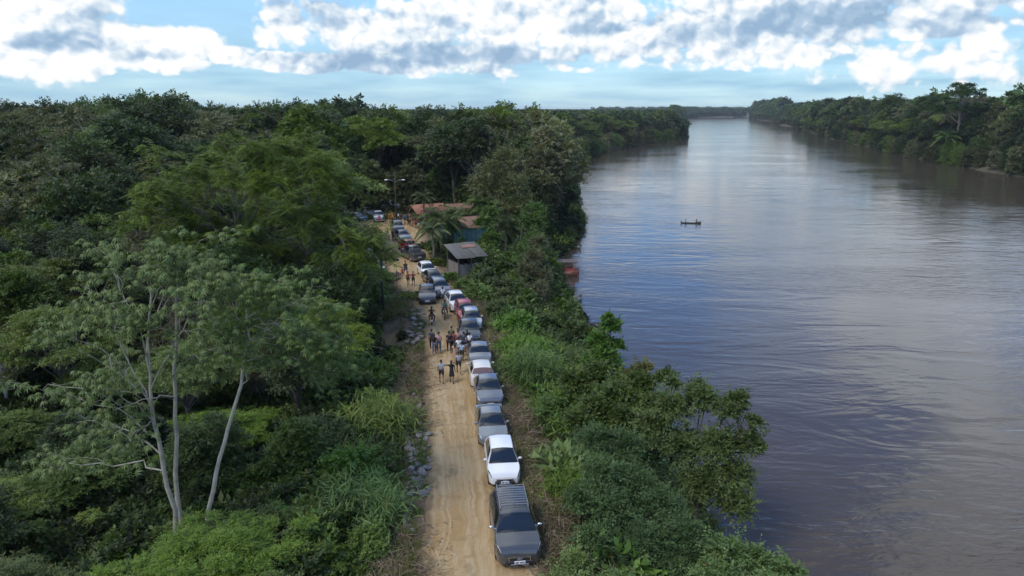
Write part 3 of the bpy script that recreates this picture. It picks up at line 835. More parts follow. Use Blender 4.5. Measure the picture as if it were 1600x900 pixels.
# the forest beyond: one mass
def far_forest():
    r = np.random.default_rng(5); n = 15000
    D = np.exp(r.uniform(math.log(200), math.log(8500), n)); a = r.uniform(-.80, .80, n)
    x = D * np.sin(a); y = D * np.cos(a)
    xl = itp(BL, y); xr = itp(BR, y)
    inl = x < xl - np.where(y < 640, 19, 3.5); inr = x > xr + np.where(y < 640, 22, 3.5)
    keep = ((inl & (D > 248)) | (inr & (D > 225)) | (y > 2450)) & (inl | inr)
    x, y, D = x[keep], y[keep], D[keep]
    z = gh(x, y)
    H = r.uniform(12.5, 18.5, len(x)) + np.where((x > itp(BR, y)) & (y < 1500), np.interp(D, [240, 700], [2.0, 8.0]), 0.0) + np.where(y > 1500, 4.0, 0) + (r.random(len(x)) > .965) * r.uniform(2, 6, len(x))
    H = np.where((x < itp(BL, y)) & (D > 420), np.minimum(H, 17.2 + .0012 * D), H)
    out = []
    for T, sd_ in ((BL, -1), (BR, 1)):
        y_ = 560.0
        while y_ < 2500:
            for j in range(3):
                yy = y_ + r.uniform(-3, 3); xx = float(itp(T, yy)); sl = abs(float(itp(T, yy + 2) - itp(T, yy - 2)) / 4)
                off = (1.5 + 7 * j + r.uniform(-1, 2)) * math.sqrt(1 + sl * sl)
                out.append(((xx + sd_ * off, yy, max(ghf(xx + sd_ * off, yy), WATER)), (r.uniform(.75, 1.1) + (.45 if sd_ > 0 else .14) * j) * (1.0 if y_ < 1300 else 1.45), r.uniform(0, 6.28), int(r.choice([2, 0, 1]))))
            y_ += 7 if y_ < 2150 else 2.5
    for _ in range(500):     # beyond the last bend
        yy = r.uniform(2380, 2750); xx = r.uniform(300, 1500); out.append(((xx, yy, 0.0), r.uniform(1.5, 2.1), 0.0, int(r.choice([1, 3, 5]))))
    return out + [((x[i], y[i], z[i]), H[i] / 13.6, r.uniform(0, 6.28), int(r.integers(0, 6))) for i in range(len(x))]
fs = []
for i, (kd, vr, lf) in enumerate((('dome', 0, 'leaf_dark'), ('dome', 1, 'leaf_mid'), ('bank', 0, 'leaf_olive'), ('umbrella', 0, 'leaf_mid'), ('sparse', 0, 'leaf_grey'), ('dome', 1, 'leaf_dark'))):
    yy_ = 690 + 22 * i; x_ = float(itp(BR, yy_)) + 4
    fs.append(tree_now((9, kd, vr, 'low', (x_, yy_, ghf(x_, yy_)), 1.1, i, lf, 'bark', 'trees along the right river bank', 1.0, None, None)))
FAR = far_forest()
SPEC.sort(key=lambda q: -q[0])
print('tree specs', len(SPEC), 'far', len(FAR))
NIND = 284
for q in SPEC[:NIND]:
    c_ = tree_now(q)
    fs.append(c_); c_['_kk'] = q[1] + q[7]
index = {}
for i, c_ in enumerate(fs[6:]): index.setdefault(c_['_kk'].split('leaf_')[0], []).append(i + 6)
use = sorted({i for v_ in index.values() for i in v_[:6]})
src = fs[:6] + [fs[i] for i in use]; remap = {i: 6 + j for j, i in enumerate(use)}
P = [f_[0] for f_ in FAR]; SC_ = [f_[1] for f_ in FAR]; RZ_ = [f_[2] for f_ in FAR]; IX_ = [f_[3] for f_ in FAR]
for j, q in enumerate(SPEC[NIND:]):
    c_ = index.get(q[1], [6])[:6]
    P.append(q[4]); SC_.append(q[5] * q[10]); RZ_.append(q[6]); IX_.append(remap[c_[j % len(c_)]])
for c_ in fs:
    if '_kk' in c_: del c_['_kk']
gscatter('distant_forest', P, SC_, RZ_, IX_, src, 'endless flat canopy of distant rainforest reaching the horizon on both sides of the river', 'forest')
# ------------------------------------------------------------------ foreground trees with pale limbs on the left
def hero_tree(name, label, trunks, branches, leafm, barkm, seed, kind='palmate', leafn=9, twigs=5, tw=1.5, L=.34, Wd=.085, group=None, r0=.16):
    """trunks: polylines of (px, py, forward distance); branches: (trunk no, position, tip px, tip py, distance)"""
    r = np.random.default_rng(seed)
    base = atd(*trunks[0][0]); base.z = ghf(base.x, base.y)
    root = empty(name, base, 0, label, 'tree', group)
    mb = MB(); lp = []; TP = []
    for t in trunks:
        pts = [atd(*q) - base for q in t]
        pts[0].z = min(pts[0].z, -.3)
        dense = []
        for i in range(len(pts) - 1):
            for j in range(4):
                q = pts[i].lerp(pts[i + 1], j / 4); q += Vector(r.normal(size=3)) * .035; dense.append(q)
        dense.append(pts[-1]); n_ = len(dense)
        mb.tube(dense, [r0 * (1 - .72 * i / n_) for i in range(n_)], 9); TP.append(dense)
    tips = []
    for (ti, u, px, py, d) in branches:
        T = TP[ti]; a = T[min(len(T) - 1, int(u * (len(T) - 1)))]; b_ = atd(px, py, d) - base
        rb = r0 * (1 - .6 * u) * .45
        pts, rs = limb(r, a, b_, rb, rb * .35, 7, .10, .035)
        mb.tube(pts, rs, 6, False)
        for k_ in range(twigs):
            s0 = pts[int(r.integers(3, 8))]
            e = b_ + Vector(r.normal(size=3)) * tw * .6
            p2, r2 = limb(r, s0, e, rb * .34, rb * .13, 4, .12, .06)
            mb.tube(p2, r2, 4, False); tips += p2[2:]
            for k2 in range(2):
                e2 = e + Vector(r.normal(size=3)) * tw * .4
                mb.tube([p2[-2], (p2[-2] + e2) / 2 + Vector((0, 0, .08)), e2], [rb * .15, rb * .1, rb * .06], 4, False); tips.append(e2); tips.append((p2[-2] + e2) / 2)
    T = np.array([tuple(q) for q in tips])
    n = len(T)
    rep = leafn
    if kind == 'palmate': T = T[r.random(n) < .78]; n = len(T)
    P = np.repeat(T, rep, 0) + r.normal(size=(n * rep, 3)) * np.array([.26, .26, .10])
    if kind == 'palmate':
        N = unit(np.array([0, 0, 1.]) + r.normal(size=P.shape) * .35)
        v = palmate(r, P, N, 9, L, Wd, .75)
    elif kind == 'pinnate':
        A = unit(r.normal(size=P.shape) * np.array([1, 1, .25])); N = unit(np.array([0, 0, 1.]) + r.normal(size=P.shape) * .25)
        v = frond_leaves(r, P, A, N, np.full(len(P), L), 7, Wd * 2.6, Wd)
    else:
        A = r.normal(size=P.shape) * np.array([1, 1, .6]) + np.array([0, 0, -.2]); N = unit(np.array([0, 0, 1.]) + r.normal(size=P.shape) * .5)
        v = leaves(P, A, N, L * (.7 + .6 * r.random(len(P))), Wd * (.8 + .4 * r.random(len(P))))
    mb.obj('trunk', MATS[barkm], root, True)
    link('crown', leafmesh(name + '_crown', v), MATS[leafm], root)
    print(name, len(v) // 2)
    return root
B1 = [(0,.55,140,455,26.5),(0,.6,110,520,24.5),(0,.48,75,600,25),(0,.5,150,610,23),(0,.35,90,735,25),(0,.70,170,420,27),(0,.72,235,395,26),(0,.8,200,470,24),
      (0,.62,175,560,27),(0,.85,285,400,27),(0,.95,260,440,24.5),(0,.42,120,660,26),(0,.66,320,470,23.5),(0,.9,330,415,28),(0,.5,205,690,23),
      (1,.72,325,440,25),(1,.9,300,395,26),(1,.7,215,500,24),(1,.8,345,520,27),(1,.95,365,430,27),(1,.6,310,560,24),(1,.98,250,385,25),(1,.5,180,640,24)]
hero_tree('pale_limbed_tree', 'tall tree with twin pale grey trunks and drooping silver-green umbrella leaves, lower left foreground',
    [[(287, 868, 25.6), (262, 760, 25.4), (240, 660, 25.2), (233, 560, 25.2), (236, 440, 25.4)],
     [(289, 866, 26.1), (276, 740, 26.2), (273, 620, 26.2), (275, 520, 26), (277, 430, 25.8)]],
    B1, 'leaf_silver_green', 'bark_pale', 3, leafn=3, twigs=4, tw=.9, L=.26, Wd=.056, r0=.11)
B2 = [(0,.93,505,480,28),(0,.85,530,545,28.5),(0,.97,410,440,28),(0,.9,455,520,27),(0,.75,460,500,26),(0,.8,520,520,28),(0,.8,490,575,28.5),(0,.9,430,440,27),(0,.95,390,430,26),(0,.85,500,550,27),(0,.8,350,470,29),(0,.6,410,560,26.5),
      (0,.97,440,470,29),(0,.9,475,470,30),(0,.7,520,580,29),(0,.88,365,510,28.5)]
hero_tree('pale_limbed_tree', 'leaning pale grey trunk with drooping silver-green umbrella leaves, right of the twin-trunked tree',
    [[(317, 885, 26.4), (326, 790, 26.8), (350, 690, 27.2), (376, 600, 27.6), (388, 530, 28), (382, 460, 28)]],
    B2, 'leaf_silver_green', 'bark_pale', 4, leafn=3, twigs=5, tw=.9, L=.26, Wd=.056, r0=.11)
# wide feathery tree behind them
BM = []
rh = np.random.default_rng(21)
for i, (px, py) in enumerate([(265,300),(300,262),(345,235),(395,222),(440,222),(480,240),(505,262),(515,285),(568,378),(505,310),(460,285),(410,270),(360,280),(310,310),(270,345),(300,375),
                              (350,340),(400,330),(450,340),(500,360),(525,405),(480,400),(430,390),(380,390),(335,405),(470,250),(420,245),(590,384),(540,400),(250,320),(515,410),(225,330),(240,295)]):
    BM.append((int(px > 425), .45 + .5 * rh.random(), px, py, 56 + rh.uniform(-5, 5)))
hero_tree('feathery_tree', 'very wide spreading tree with fine yellow-green foliage and bare grey fork',
    [[(432, 545, 56), (432, 470, 56), (400, 420, 56), (375, 370, 56), (365, 330, 56)], [(434, 545, 56), (448, 465, 56.2), (478, 400, 56), (495, 350, 56), (480, 290, 56)]],
    BM, 'leaf_feathery', 'bark', 5, kind='pinnate', leafn=5, twigs=7, tw=1.35, L=.85, Wd=.085, r0=.26)

# ------------------------------------------------------------------ right strip: trees over the water
def mound(name, label, C, R, base, leafm, seed, n, L, Wd, cat='tree', group=None, sprig=.08, trunk=True):
    r = np.random.default_rng(seed)
    base = Vector(base); root = empty(name, base, 0, label, cat, group)
    C = [Vector(c_) - base for c_ in C]
    v = clump_leaves(r, [tuple(c_) for c_ in C], R, n, L, Wd, .85, -.35, .25, .5, .9)
    v = np.concatenate([v, clump_leaves(r, [tuple(c_) for c_ in C], np.array(R) * 1.4, int(n * sprig), L * 1.05, Wd, 1.0, 0, .05, .3, 1.2, 1.2)])
    mb = MB()
    if trunk:
        top = sum(C, Vector()) / len(C)
        for q in range(2):
            j = Vector((r.normal() * .25, r.normal() * .25, 0)); mb.tube([j * .5 + Vector((0, 0, -.4)), top * .35 + j, top * .8], [.13, .10, .06], 7, False)
        for c_ in C:
            pts, rs = limb(r, top * (.3 + .4 * r.random()), c_, .055, .02, 5); mb.tube(pts, rs, 5, False)
            for q in range(3): 
                e = c_ + Vector(r.normal(size=3)) * .7; mb.tube([pts[-2], (c_ + e) / 2, e], [.022, .015, .008], 4, False)
        mb.obj('trunk', BARK_D, root, True)
    link('crown', leafmesh(name + '_crown', v), MATS[leafm], root)
    return root
def pxc(lst):   # (px, py, forward distance, radius)
    return [atd(a, b_, d) for a, b_, d, _ in lst], [q[3] for q in lst]
def gbase(x, y): return (x, y, max(ghf(x, y), WATER) - .1)
G = 'trees leaning over the water'
C, R = pxc([(1050,640,33,.9),(1095,625,33,.8),(1140,640,32,.75),(1165,690,31,.7),(1120,700,31,1.0),(1070,700,32,1.0),(1020,670,33,.9),(1150,745,30,.8),(1090,610,34,.6),(1155,625,32,.5),(1180,660,31,.4),(1100,760,30,1.0),(1150,790,29,.8),(1050,600,35,.45),(1185,700,30.5,.35)])
mound('overhanging_tree', 'olive-green tree reaching farthest right over the water, ragged sparse top', C, R, gbase(8.7, 31), 'leaf_mid', 41, 24000, .20, .10, group=G)
C, R = pxc([(930,690,31,.9),(975,700,31,.9),(940,740,29,.9),(990,760,29,1.0),(1030,790,28,1.0),(960,800,27.5,1.0),(1010,850,26,1.0),(930,850,26,.9),(1070,840,26.5,.9),(1100,880,25.5,.8),(980,900,25,.9),(1050,900,25,.9),(905,780,28,.7)])
mound('fine_leaved_tree', 'dense mid-green fine-leaved tree beside the dark roof-racked car, bottom right', C, R, gbase(4.9, 27), 'leaf_bush', 42, 34000, .17, .07, group=G)
C, R = pxc([(930,640,36,.8),(965,620,37,.8),(1000,600,38,.75),(1020,640,36,.9),(980,660,35,.9),(1040,590,38,.5),(900,600,40,.9),(935,585,41,.8),(905,660,35,.7)])
mound('bright_leaved_tree', 'bright green broad-leaved tree on the bank between the road and the water', C, R, gbase(5.4, 37), 'leaf_bush', 43, 20000, .24, .13, group=G)
C, R = pxc([(935,535,53,.8),(955,510,53,.65),(945,560,52,.9),(960,585,51,.7),(925,570,52,.8),(965,540,53,.5),(950,498,53,.4)])
mound('upright_bank_tree', 'small upright light-green tree at the water edge, close to the dark moored skiff', C, R, gbase(7.4, 52.5), 'leaf_bush', 44, 12000, .27, .16, group=G)
C, R = pxc([(1180,880,25,.7),(1225,895,24.6,.6),(1140,870,25,.8),(1120,910,24,.9),(1200,930,23,.8),(1250,900,24.5,.3)])
mound('low_bank_tree', 'low bright-green bush-like tree jutting over the water at the bottom edge of the view', C, R, gbase(8.6, 24.2), 'leaf_bush', 45, 13000, .18, .09, group=G)
C, R = pxc([(880,930,23,.8),(940,940,23,.9),(1000,960,22.5,.9),(1060,950,23,.9),(900,880,24.5,.6)])
mound('fine_leaved_tree', 'dark green feathery tree cut by the bottom edge, right of the nearest parked cars', C, R, gbase(4.6, 22.5), 'leaf_light', 46, 16000, .17, .07, group=G)
C, R = pxc([(1000,580,45,.5),(1010,575,45,.4),(985,590,45,.6),(975,610,44,.7),(1005,600,44,.5)])
mound('slight_bank_tree', 'thin open-branched tree with few leaves standing against the water, below the skiff', C, R, gbase(8.0, 44), 'leaf_olive', 47, 3800, .24, .12, group=G)
# the tall trees between the houses and the river
C, R = pxc([(850,300,128,3.0),(870,340,126,2.6),(885,365,125,1.7),(840,340,124,3.0),(885,310,127,2.2),(815,290,126,3.2),(800,330,120,3.0),(895,350,126,1.2),(860,280,130,2.4)])
mound('overhanging_tree', 'big dark tree beside the brown houseboat whose branches hang over the water', C, R, gbase(6.5, 126), 'leaf_dark', 48, 26000, .5, .24, group=G)
C, R = pxc([(770,270,100,2.2),(790,250,101,2.0),(760,300,99,2.2),(800,290,99,2.2),(815,320,98,1.9),(775,330,97,2.0),(745,290,100,1.8),(800,360,96,1.8)])
mound('tangled_tree', 'tall brownish-grey tangled tree standing right behind the teal plank house', C, R, gbase(-2.5, 98), 'leaf_olive', 49, 15000, .36, .14, group=G)
C, R = pxc([(830,350,92,1.7),(835,380,88,1.6),(815,400,85,1.5),(838,405,86,1.1),(820,430,80,1.5),(795,420,80,1.5),(805,450,77,1.5),(775,430,79,1.2),(785,460,75,1.2),(835,330,94,1.3),(755,350,86,1.1),(768,375,85,1.2),(760,400,83,1.2),(765,335,88,1.1)])
mound('bushy_bank_tree', 'rounded mid-green tree filling the bank between the grey-roofed shed and the houseboat', C, R, gbase(1.2, 83), 'leaf_mid', 50, 30000, .28, .14, group=G)
C, R = pxc([(835,405,75,1.2),(822,425,74,1.1),(848,432,74,.9),(840,380,77,1.0),(842,455,71,1.1),(825,462,70,1.1)])
mound('grey_feathery_tree', 'grey-green feathery shrub tree on the bank below the houseboat', C, R, gbase(3.9, 72), 'leaf_grey', 51, 12000, .26, .09, group=G)

# ------------------------------------------------------------------ shrubs, one by one, along the road and the banks
rb_ = np.random.default_rng(77)
def bushrow(n, fx, kinds, leafs, group, smin, smax, spacing):
    got = []
    for _ in range(n * 40):
        if len(got) >= n: break
        x, y = fx()
        if x > itp(BL, y) + .8: continue
        if any((x - a) ** 2 + (y - b_) ** 2 < spacing ** 2 for a, b_ in got): continue
        if not clear_ok(x, y, .6): continue
        got.append((x, y))
        i = int(rb_.integers(len(kinds))); d = math.hypot(x, y)
        bush(kinds[i], int(rb_.integers(2)), (x, y, max(ghf(x, y), WATER) - .1), rb_.uniform(smin, smax), rb_.uniform(0, 6.28), leafs[int(rb_.integers(len(leafs)))], group, d < 55)
def fxL():
    y = math.exp(rb_.uniform(math.log(21), math.log(86))); l = road_x(y)[0]
    o = float(np.interp(y, [20, 27, 29.5, 36, 38, 49, 51, 60, 62, 80], [2.5, 2.3, 3.3, 3.3, 2.3, 2.2, 2.9, 2.9, 1.9, 1.2]))
    return l - o - abs(rb_.normal()) * 2.2, y
def fxR():
    y = math.exp(rb_.uniform(math.log(19), math.log(74))); r_ = road_x(y)[1]
    o = float(np.interp(y, [20, 30, 40, 60], [2.5, 2.2, 2.0, 1.6]))
    a = r_ + o; b_ = float(itp(BL, y)) + .6
    return rb_.uniform(a, b_), y
bushrow(70, fxL, ['leafy', 'leafy', 'vine', 'cane', 'bigleaf', 'leafy'], ['leaf_bush', 'leaf_mid', 'leaf_light', 'leaf_bush'], 'bushes along the left road edge', .75, 1.55, 1.15)
bushrow(170, fxR, ['leafy', 'leafy', 'vine', 'vine', 'cane', 'bigleaf'], ['leaf_bush', 'leaf_bush', 'leaf_light', 'leaf_mid'], 'bushes between the road and the river', .8, 1.5, 1.2)
for (px, py, kd, s_, lf) in ((566,388,'bigleaf',1.1,'leaf_grass'),(578,392,'bigleaf',1.3,'leaf_grass'),(560,375,'cane',1.5,'leaf_dry'),(585,385,'cane',1.3,'leaf_dry'),(640,470,'vine',.8,'leaf_grass'),
                         (660,322,'bigleaf',2.4,'leaf_light'),(640,318,'bigleaf',2.2,'leaf_light'),(795,372,'bigleaf',2.2,'leaf_grass'),(690,400,'leafy',1.6,'leaf_mid'),(700,345,'leafy',1.7,'leaf_light'),
                         (540,322,'leafy',1.9,'leaf_olive'),(520,318,'leafy',2.2,'leaf_olive'),(560,312,'leafy',2.0,'leaf_grass'),(575,318,'vine',2.0,'leaf_olive'),(500,330,'leafy',2.4,'leaf_mid'),
                         (670,390,'vine',1.0,'leaf_mid'),(680,415,'vine',.9,'leaf_grass'),(700,440,'vine',.9,'leaf_mid'),(725,455,'leafy',.8,'leaf_bush'),(745,470,'leafy',1.1,'leaf_bush')):
    q = at(px, py, -.2)
    bush(kd, 0, (q.x, q.y, ghf(q.x, q.y) - .05), s_, rb_.uniform(0, 6), lf, 'bushes around the houses and the clearing')

# undergrowth nobody could count, under and between them
def under():
    r = np.random.default_rng(9); P, A, B_, I = [], [], [], []
    n = 26000
    D = np.exp(r.uniform(math.log(17), math.log(250), n)); an = r.uniform(-.80, .42, n); X = D * np.sin(an); Y = D * np.cos(an)
    L_, R_ = road_x(Y); bl = itp(BL, Y); z = gh(X, Y)
    for i in range(n):
        x, y = X[i], Y[i]
        if x > bl[i] + .6: continue
        if y < 128 and L_[i] - 1.7 < x < R_[i] + 1.9: continue
        if not all((x - a) ** 2 + (y - b_) ** 2 > (c_ * .98) ** 2 for a, b_, c_ in CLEAR): continue
        s_ = r.uniform(.55, 1.15) * (1 if D[i] < 60 else 1.5)
        if y < 110 and (-3.4 < x - L_[i] < 0 or 0 < x - R_[i] < 3.0): s_ *= .45
        P.append((x, y, max(z[i], WATER) - .12)); A.append(s_); B_.append(r.uniform(0, 6.28)); I.append(int(r.integers(0, 5)))
    return P, A, B_, I
srcs = []
for kd, lf, x, y in (('leafy', 'leaf_mid', -9, 24), ('leafy', 'leaf_dark', -11, 30), ('vine', 'leaf_bush', -8.5, 34), ('vine', 'leaf_dark', -10, 40), ('bigleaf', 'leaf_mid', -12, 36)):
    srcs.append(bush(kd, 1, (x, y, ghf(x, y)), 1.0, 0, lf, 'bushes along the left road edge'))
gscatter('undergrowth', *under(), srcs, 'tangled dark green undergrowth of shrubs and vines covering the forest floor', 'undergrowth')
# grass, litter and dry brush on the verges
def verge(kind, n, seed, zone, name, label, cat, leafm, smin, smax):
    r = np.random.default_rng(seed); P, A, B_ = [], [], []
    for _ in range(n):
        x, y = zone(r)
        if kind != 'tuft' and x < road_x(y)[0] and (27.5 < y < 37.5 or 51 < y < 61) and r.random() < .93: continue
        P.append((x, y, ghf(x, y) + .01)); A.append(r.uniform(smin, smax)); B_.append(r.uniform(0, 6.28))
    me0 = bush_mesh(kind, 0); nv = len(me0.vertices); co = np.empty(nv * 3, np.float32); me0.vertices.foreach_get('co', co); co = co.reshape(-1, 3)
    keep = co.reshape(-1, 4, 3)[::max(1, int(nv / 4 / 45))].reshape(-1, 3)     # thinned, so that the joined sheet stays light
    out = []
    for p_, s_, a_ in zip(P, A, B_):
        c_, q_ = math.cos(a_), math.sin(a_)
        v = keep * s_; out.append(np.stack([v[:, 0] * c_ - v[:, 1] * q_ + p_[0], v[:, 0] * q_ + v[:, 1] * c_ + p_[1], v[:, 2] + p_[2]], 1))
    o = link(name, leafmesh(name, np.concatenate(out)), MATS[leafm]); setp(o, label, cat, None, 'stuff')
def zl(r):
    y = math.exp(r.uniform(math.log(18), math.log(75))); return road_x(y)[0] - .15 - abs(r.normal()) * (1.3 if y < 27 or 35 < y < 50 else .8), y
def zr(r):
    y = math.exp(r.uniform(math.log(18), math.log(75))); return road_x(y)[1] + abs(r.normal()) * 1.2 - .1, y
def zall(r):
    return zl(r) if r.random() < .5 else zr(r)
def zlot(r):
    c_ = CLEAR[int(r.choice([0, 1, 2, 3]))]; a = r.uniform(0, 6.28); q = c_[2] * math.sqrt(r.random()); x, y = c_[0] + q * math.cos(a), c_[1] + q * math.sin(a)
    l, r_ = road_x(y)
    return (x, y) if (y > 118 or not l - .3 < x < r_ + .3) else (r_ + 1.2 + r.random(), y)
verge('litter', 1500, 1, zall, 'leaf_litter', 'brown fallen leaves strewn along both verges of the dirt road', 'leaf litter', 'leaf_dry', .6, 1.3)
verge('twigs', 1300, 2, zall, 'dry_brush', 'heaps of dry brown brush and cut twigs along the road edges', 'dry brush', 'leaf_dry', .7, 1.9)
verge('tuft', 1000, 3, zall, 'verge_grass', 'short tufts of green and straw-coloured grass on the road verges', 'grass', 'leaf_grass', .4, 1.0)
verge('tuft', 1400, 4, zlot, 'clearing_grass', 'rough olive grass covering the clearing around the parked cars', 'grass', 'leaf_olive', .6, 1.5)
print('bushes', len(PLANTS))
# ------------------------------------------------------------------ cars: lofted bodies with glass, doors, lamps and wheels set on the same surface
GLASS = mat('car_glass', (.010, .012, .014), .05, spec=.6, coat=.6)
GLASS_B = mat('tinted_brown_glass', (.16, .085, .055), .08, spec=.7, coat=1.0)
BLACK = mat('black_plastic', (.018, .018, .02), .55)
RUBBER = mat('rubber', (.022, .021, .02), .85, var=.2)
RIM = mat('alloy', (.42, .42, .43), .3, metal=.9)
CHROME = mat('chrome', (.75, .76, .78), .12, metal=1.0)
LAMP = mat('headlamp_lens', (.10, .105, .11), .10, spec=.9, coat=1.0)
LAMPP = mat('pale_headlamp_lens', (.46, .48, .50), .12, spec=.8, coat=.6)
TAIL = mat('tail_lamp_lens', (.38, .02, .018), .15, spec=.8, coat=.8)
PLATE = mat('number_plate', (.72, .73, .74), .5)
INK = mat('plate_ink', (.04, .04, .05), .6)
SEAM = mat('door_gap', (.01, .01, .011), .8)
def paint(name, c, metal=.35, rough=.26): return mat('paint_' + name, c, rough, metal=metal, spec=.5, coat=.8, dirt=.55)
PT = {'dark_grey': paint('dark_grey', (.075, .080, .086)), 'white': paint('white', (.74, .75, .76), 0, .3), 'mid_grey': paint('mid_grey', (.20, .21, .22)),
      'steel_blue': paint('steel_blue', (.13, .15, .185)), 'navy': paint('navy', (.040, .052, .075)), 'silver': paint('silver', (.42, .45, .48), .6),
      'red': paint('red', (.38, .022, .028), .1), 'black': paint('black', (.014, .015, .017)), 'grey_blue': paint('grey_blue', (.19, .215, .235)),
      'cream': paint('cream', (.62, .60, .56), 0, .3), 'teal_grey': paint('teal_grey', (.10, .15, .17)), 'wine': paint('wine', (.16, .012, .02), .2)}
KIND = {
 # length, width, wheel radius, front axle, rear axle, top line, belt line, x of: screen base, roof start, roof end, rear glass base, roof half width ratio
 'hatch': dict(L=3.95, W=1.70, r=.31, fa=.72, ra=3.20, T=[(0,.58),(.06,.68),(.25,.80),(.9,.95),(1.6,1.36),(2.0,1.47),(2.6,1.50),(3.2,1.46),(3.45,1.38),(3.78,.98),(3.9,.86),(3.95,.60)],
               B=[(0,.56),(.25,.76),(.9,.90),(2,.94),(3.4,.98),(3.8,.95),(3.95,.59)], w=(.92, 1.78, 3.38, 3.74)),
 'sedan': dict(L=4.45, W=1.74, r=.32, fa=.82, ra=3.45, T=[(0,.56),(.06,.66),(.3,.78),(1.05,.94),(1.85,1.36),(2.2,1.44),(2.75,1.45),(3.15,1.38),(3.72,1.04),(3.9,1.02),(4.3,.99),(4.40,.90),(4.45,.60)],
               B=[(0,.54),(.3,.74),(1.05,.88),(2.2,.93),(3.7,.97),(4.3,.95),(4.45,.59)], w=(1.07, 1.98, 3.08, 3.68)),
 'suv': dict(L=4.35, W=1.80, r=.35, fa=.85, ra=3.45, T=[(0,.64),(.06,.80),(.25,.95),(1.0,1.08),(1.65,1.48),(2.0,1.62),(2.7,1.68),(3.6,1.66),(3.95,1.58),(4.2,1.10),(4.3,.98),(4.35,.66)],
               B=[(0,.62),(.25,.90),(1.0,1.02),(2.2,1.06),(3.9,1.10),(4.2,1.06),(4.35,.65)], w=(1.03, 1.80, 3.88, 4.16)),
 'pickup': dict(L=5.1, W=1.82, r=.38, fa=.92, ra=4.05, T=[(0,.70),(.06,.86),(.25,1.02),(1.1,1.14),(1.75,1.60),(2.05,1.74),(2.6,1.77),(3.1,1.74),(3.35,1.66),(3.50,1.17),(3.6,1.12),(5.0,1.10),(5.06,1.0),(5.1,.66)],
                B=[(0,.68),(.25,.96),(1.1,1.08),(2.2,1.10),(3.4,1.10),(5.0,1.07),(5.1,.65)], w=(1.13, 1.90, 3.28, 3.48)),
}
def smooth_itp(T, x):
    xs = np.array([a for a, _ in T]); ys = np.array([b_ for _, b_ in T])
    d = np.diff(ys) / np.diff(xs); mm = np.zeros(len(xs)); mm[1:-1] = np.where(d[:-1] * d[1:] > 0, 2 * d[:-1] * d[1:] / (d[:-1] + d[1:] + 1e-12), 0); mm[0] = d[0]; mm[-1] = d[-1]
    i = int(np.clip(np.searchsorted(xs, x) - 1, 0, len(xs) - 2)); h = xs[i + 1] - xs[i]; t = min(max((x - xs[i]) / h, 0), 1)
    return (2*t**3-3*t*t+1)*ys[i] + (t**3-2*t*t+t)*h*mm[i] + (-2*t**3+3*t*t)*ys[i+1] + (t**3-t*t)*h*mm[i+1]
def surf(K, x, v, half=1):
    """point of the body at length x; v 0 sill .. 2 belt .. 3 roof edge .. 4 shoulder of the roof .. 5 centre line"""
    x = min(max(x, 0.0), K['L']); T = smooth_itp(K['T'], x); B_ = min(smooth_itp(K['B'], x), T - .01); W2 = K['W'] / 2; L_ = K['L']
    e = min(x, L_ - x); f_ = 1.0
    if x < .75: f_ = .70 + .30 * math.sin(min(1, (x / .75)) ** .55 * PI / 2)
    elif L_ - x < .4: f_ = .84 + .16 * math.sin(min(1, ((L_ - x) / .4)) ** .55 * PI / 2)
    ext = max(0, T - B_) ; g_ = min(1, ext / .42)
    wb = W2 * f_ * (.955); wl = W2 * f_; wt = (wb - .02) * (1 - g_) + (W2 * .70) * g_
    zb = .24 + (.05 if e < .3 else 0) + .0
    for ax in (K['fa'], K['ra']):
        dd = abs(x - ax); R_ = K['r'] + .055
        if dd < R_: zb = max(zb, K['r'] + math.sqrt(R_ * R_ - dd * dd))
    zb = min(zb, B_ - .10)
    kn = [(wl * .97, zb), (wl, zb + (B_ - zb) * .5), (wb, B_), (wt + .0 + .02 * (1 - g_), B_ + ext * .86), (wt * .84, B_ + ext * .985), (0, T + .015 * (1 if g_ > .5 else .6) + .02)]
    v = min(max(v, 0), 5); i = min(int(v), 4); t = v - i
    p0 = kn[max(i - 1, 0)]; p1 = kn[i]; p2 = kn[i + 1]; p3 = kn[min(i + 2, 5)]
    if i == 4: p3 = (-kn[4][0], kn[4][1])
    if i in (1, 2): tt = t; q = (p1[0] + (p2[0] - p1[0]) * tt + (.018 * math.sin(PI * t) if i == 1 else .012 * math.sin(PI * t)), p1[1] + (p2[1] - p1[1]) * tt)
    else:
        def cr(a, b_, c_, d_): return .5 * ((2*b_) + (-a+c_)*t + (2*a-5*b_+4*c_-d_)*t*t + (-a+3*b_-3*c_+d_)*t**3)
        q = (cr(p0[0], p1[0], p2[0], p3[0]), cr(p0[1], p1[1], p2[1], p3[1]))
    return Vector((half * max(q[0], 0), x, q[1]))
def nrm(K, x, v, half):
    a = surf(K, x + .03, v, half) - surf(K, x - .03, v, half); b_ = surf(K, x, min(v + .06, 5), half) - surf(K, x, v - .06, half)
    if v > 4.93: b_ = Vector((-half, 0, 0))
    n_ = a.cross(b_) * -half
    if n_.length < 1e-6: return Vector((0, 0, 1))
    n_.normalize()
    if n_.z < -.3: n_ = -n_
    return n_
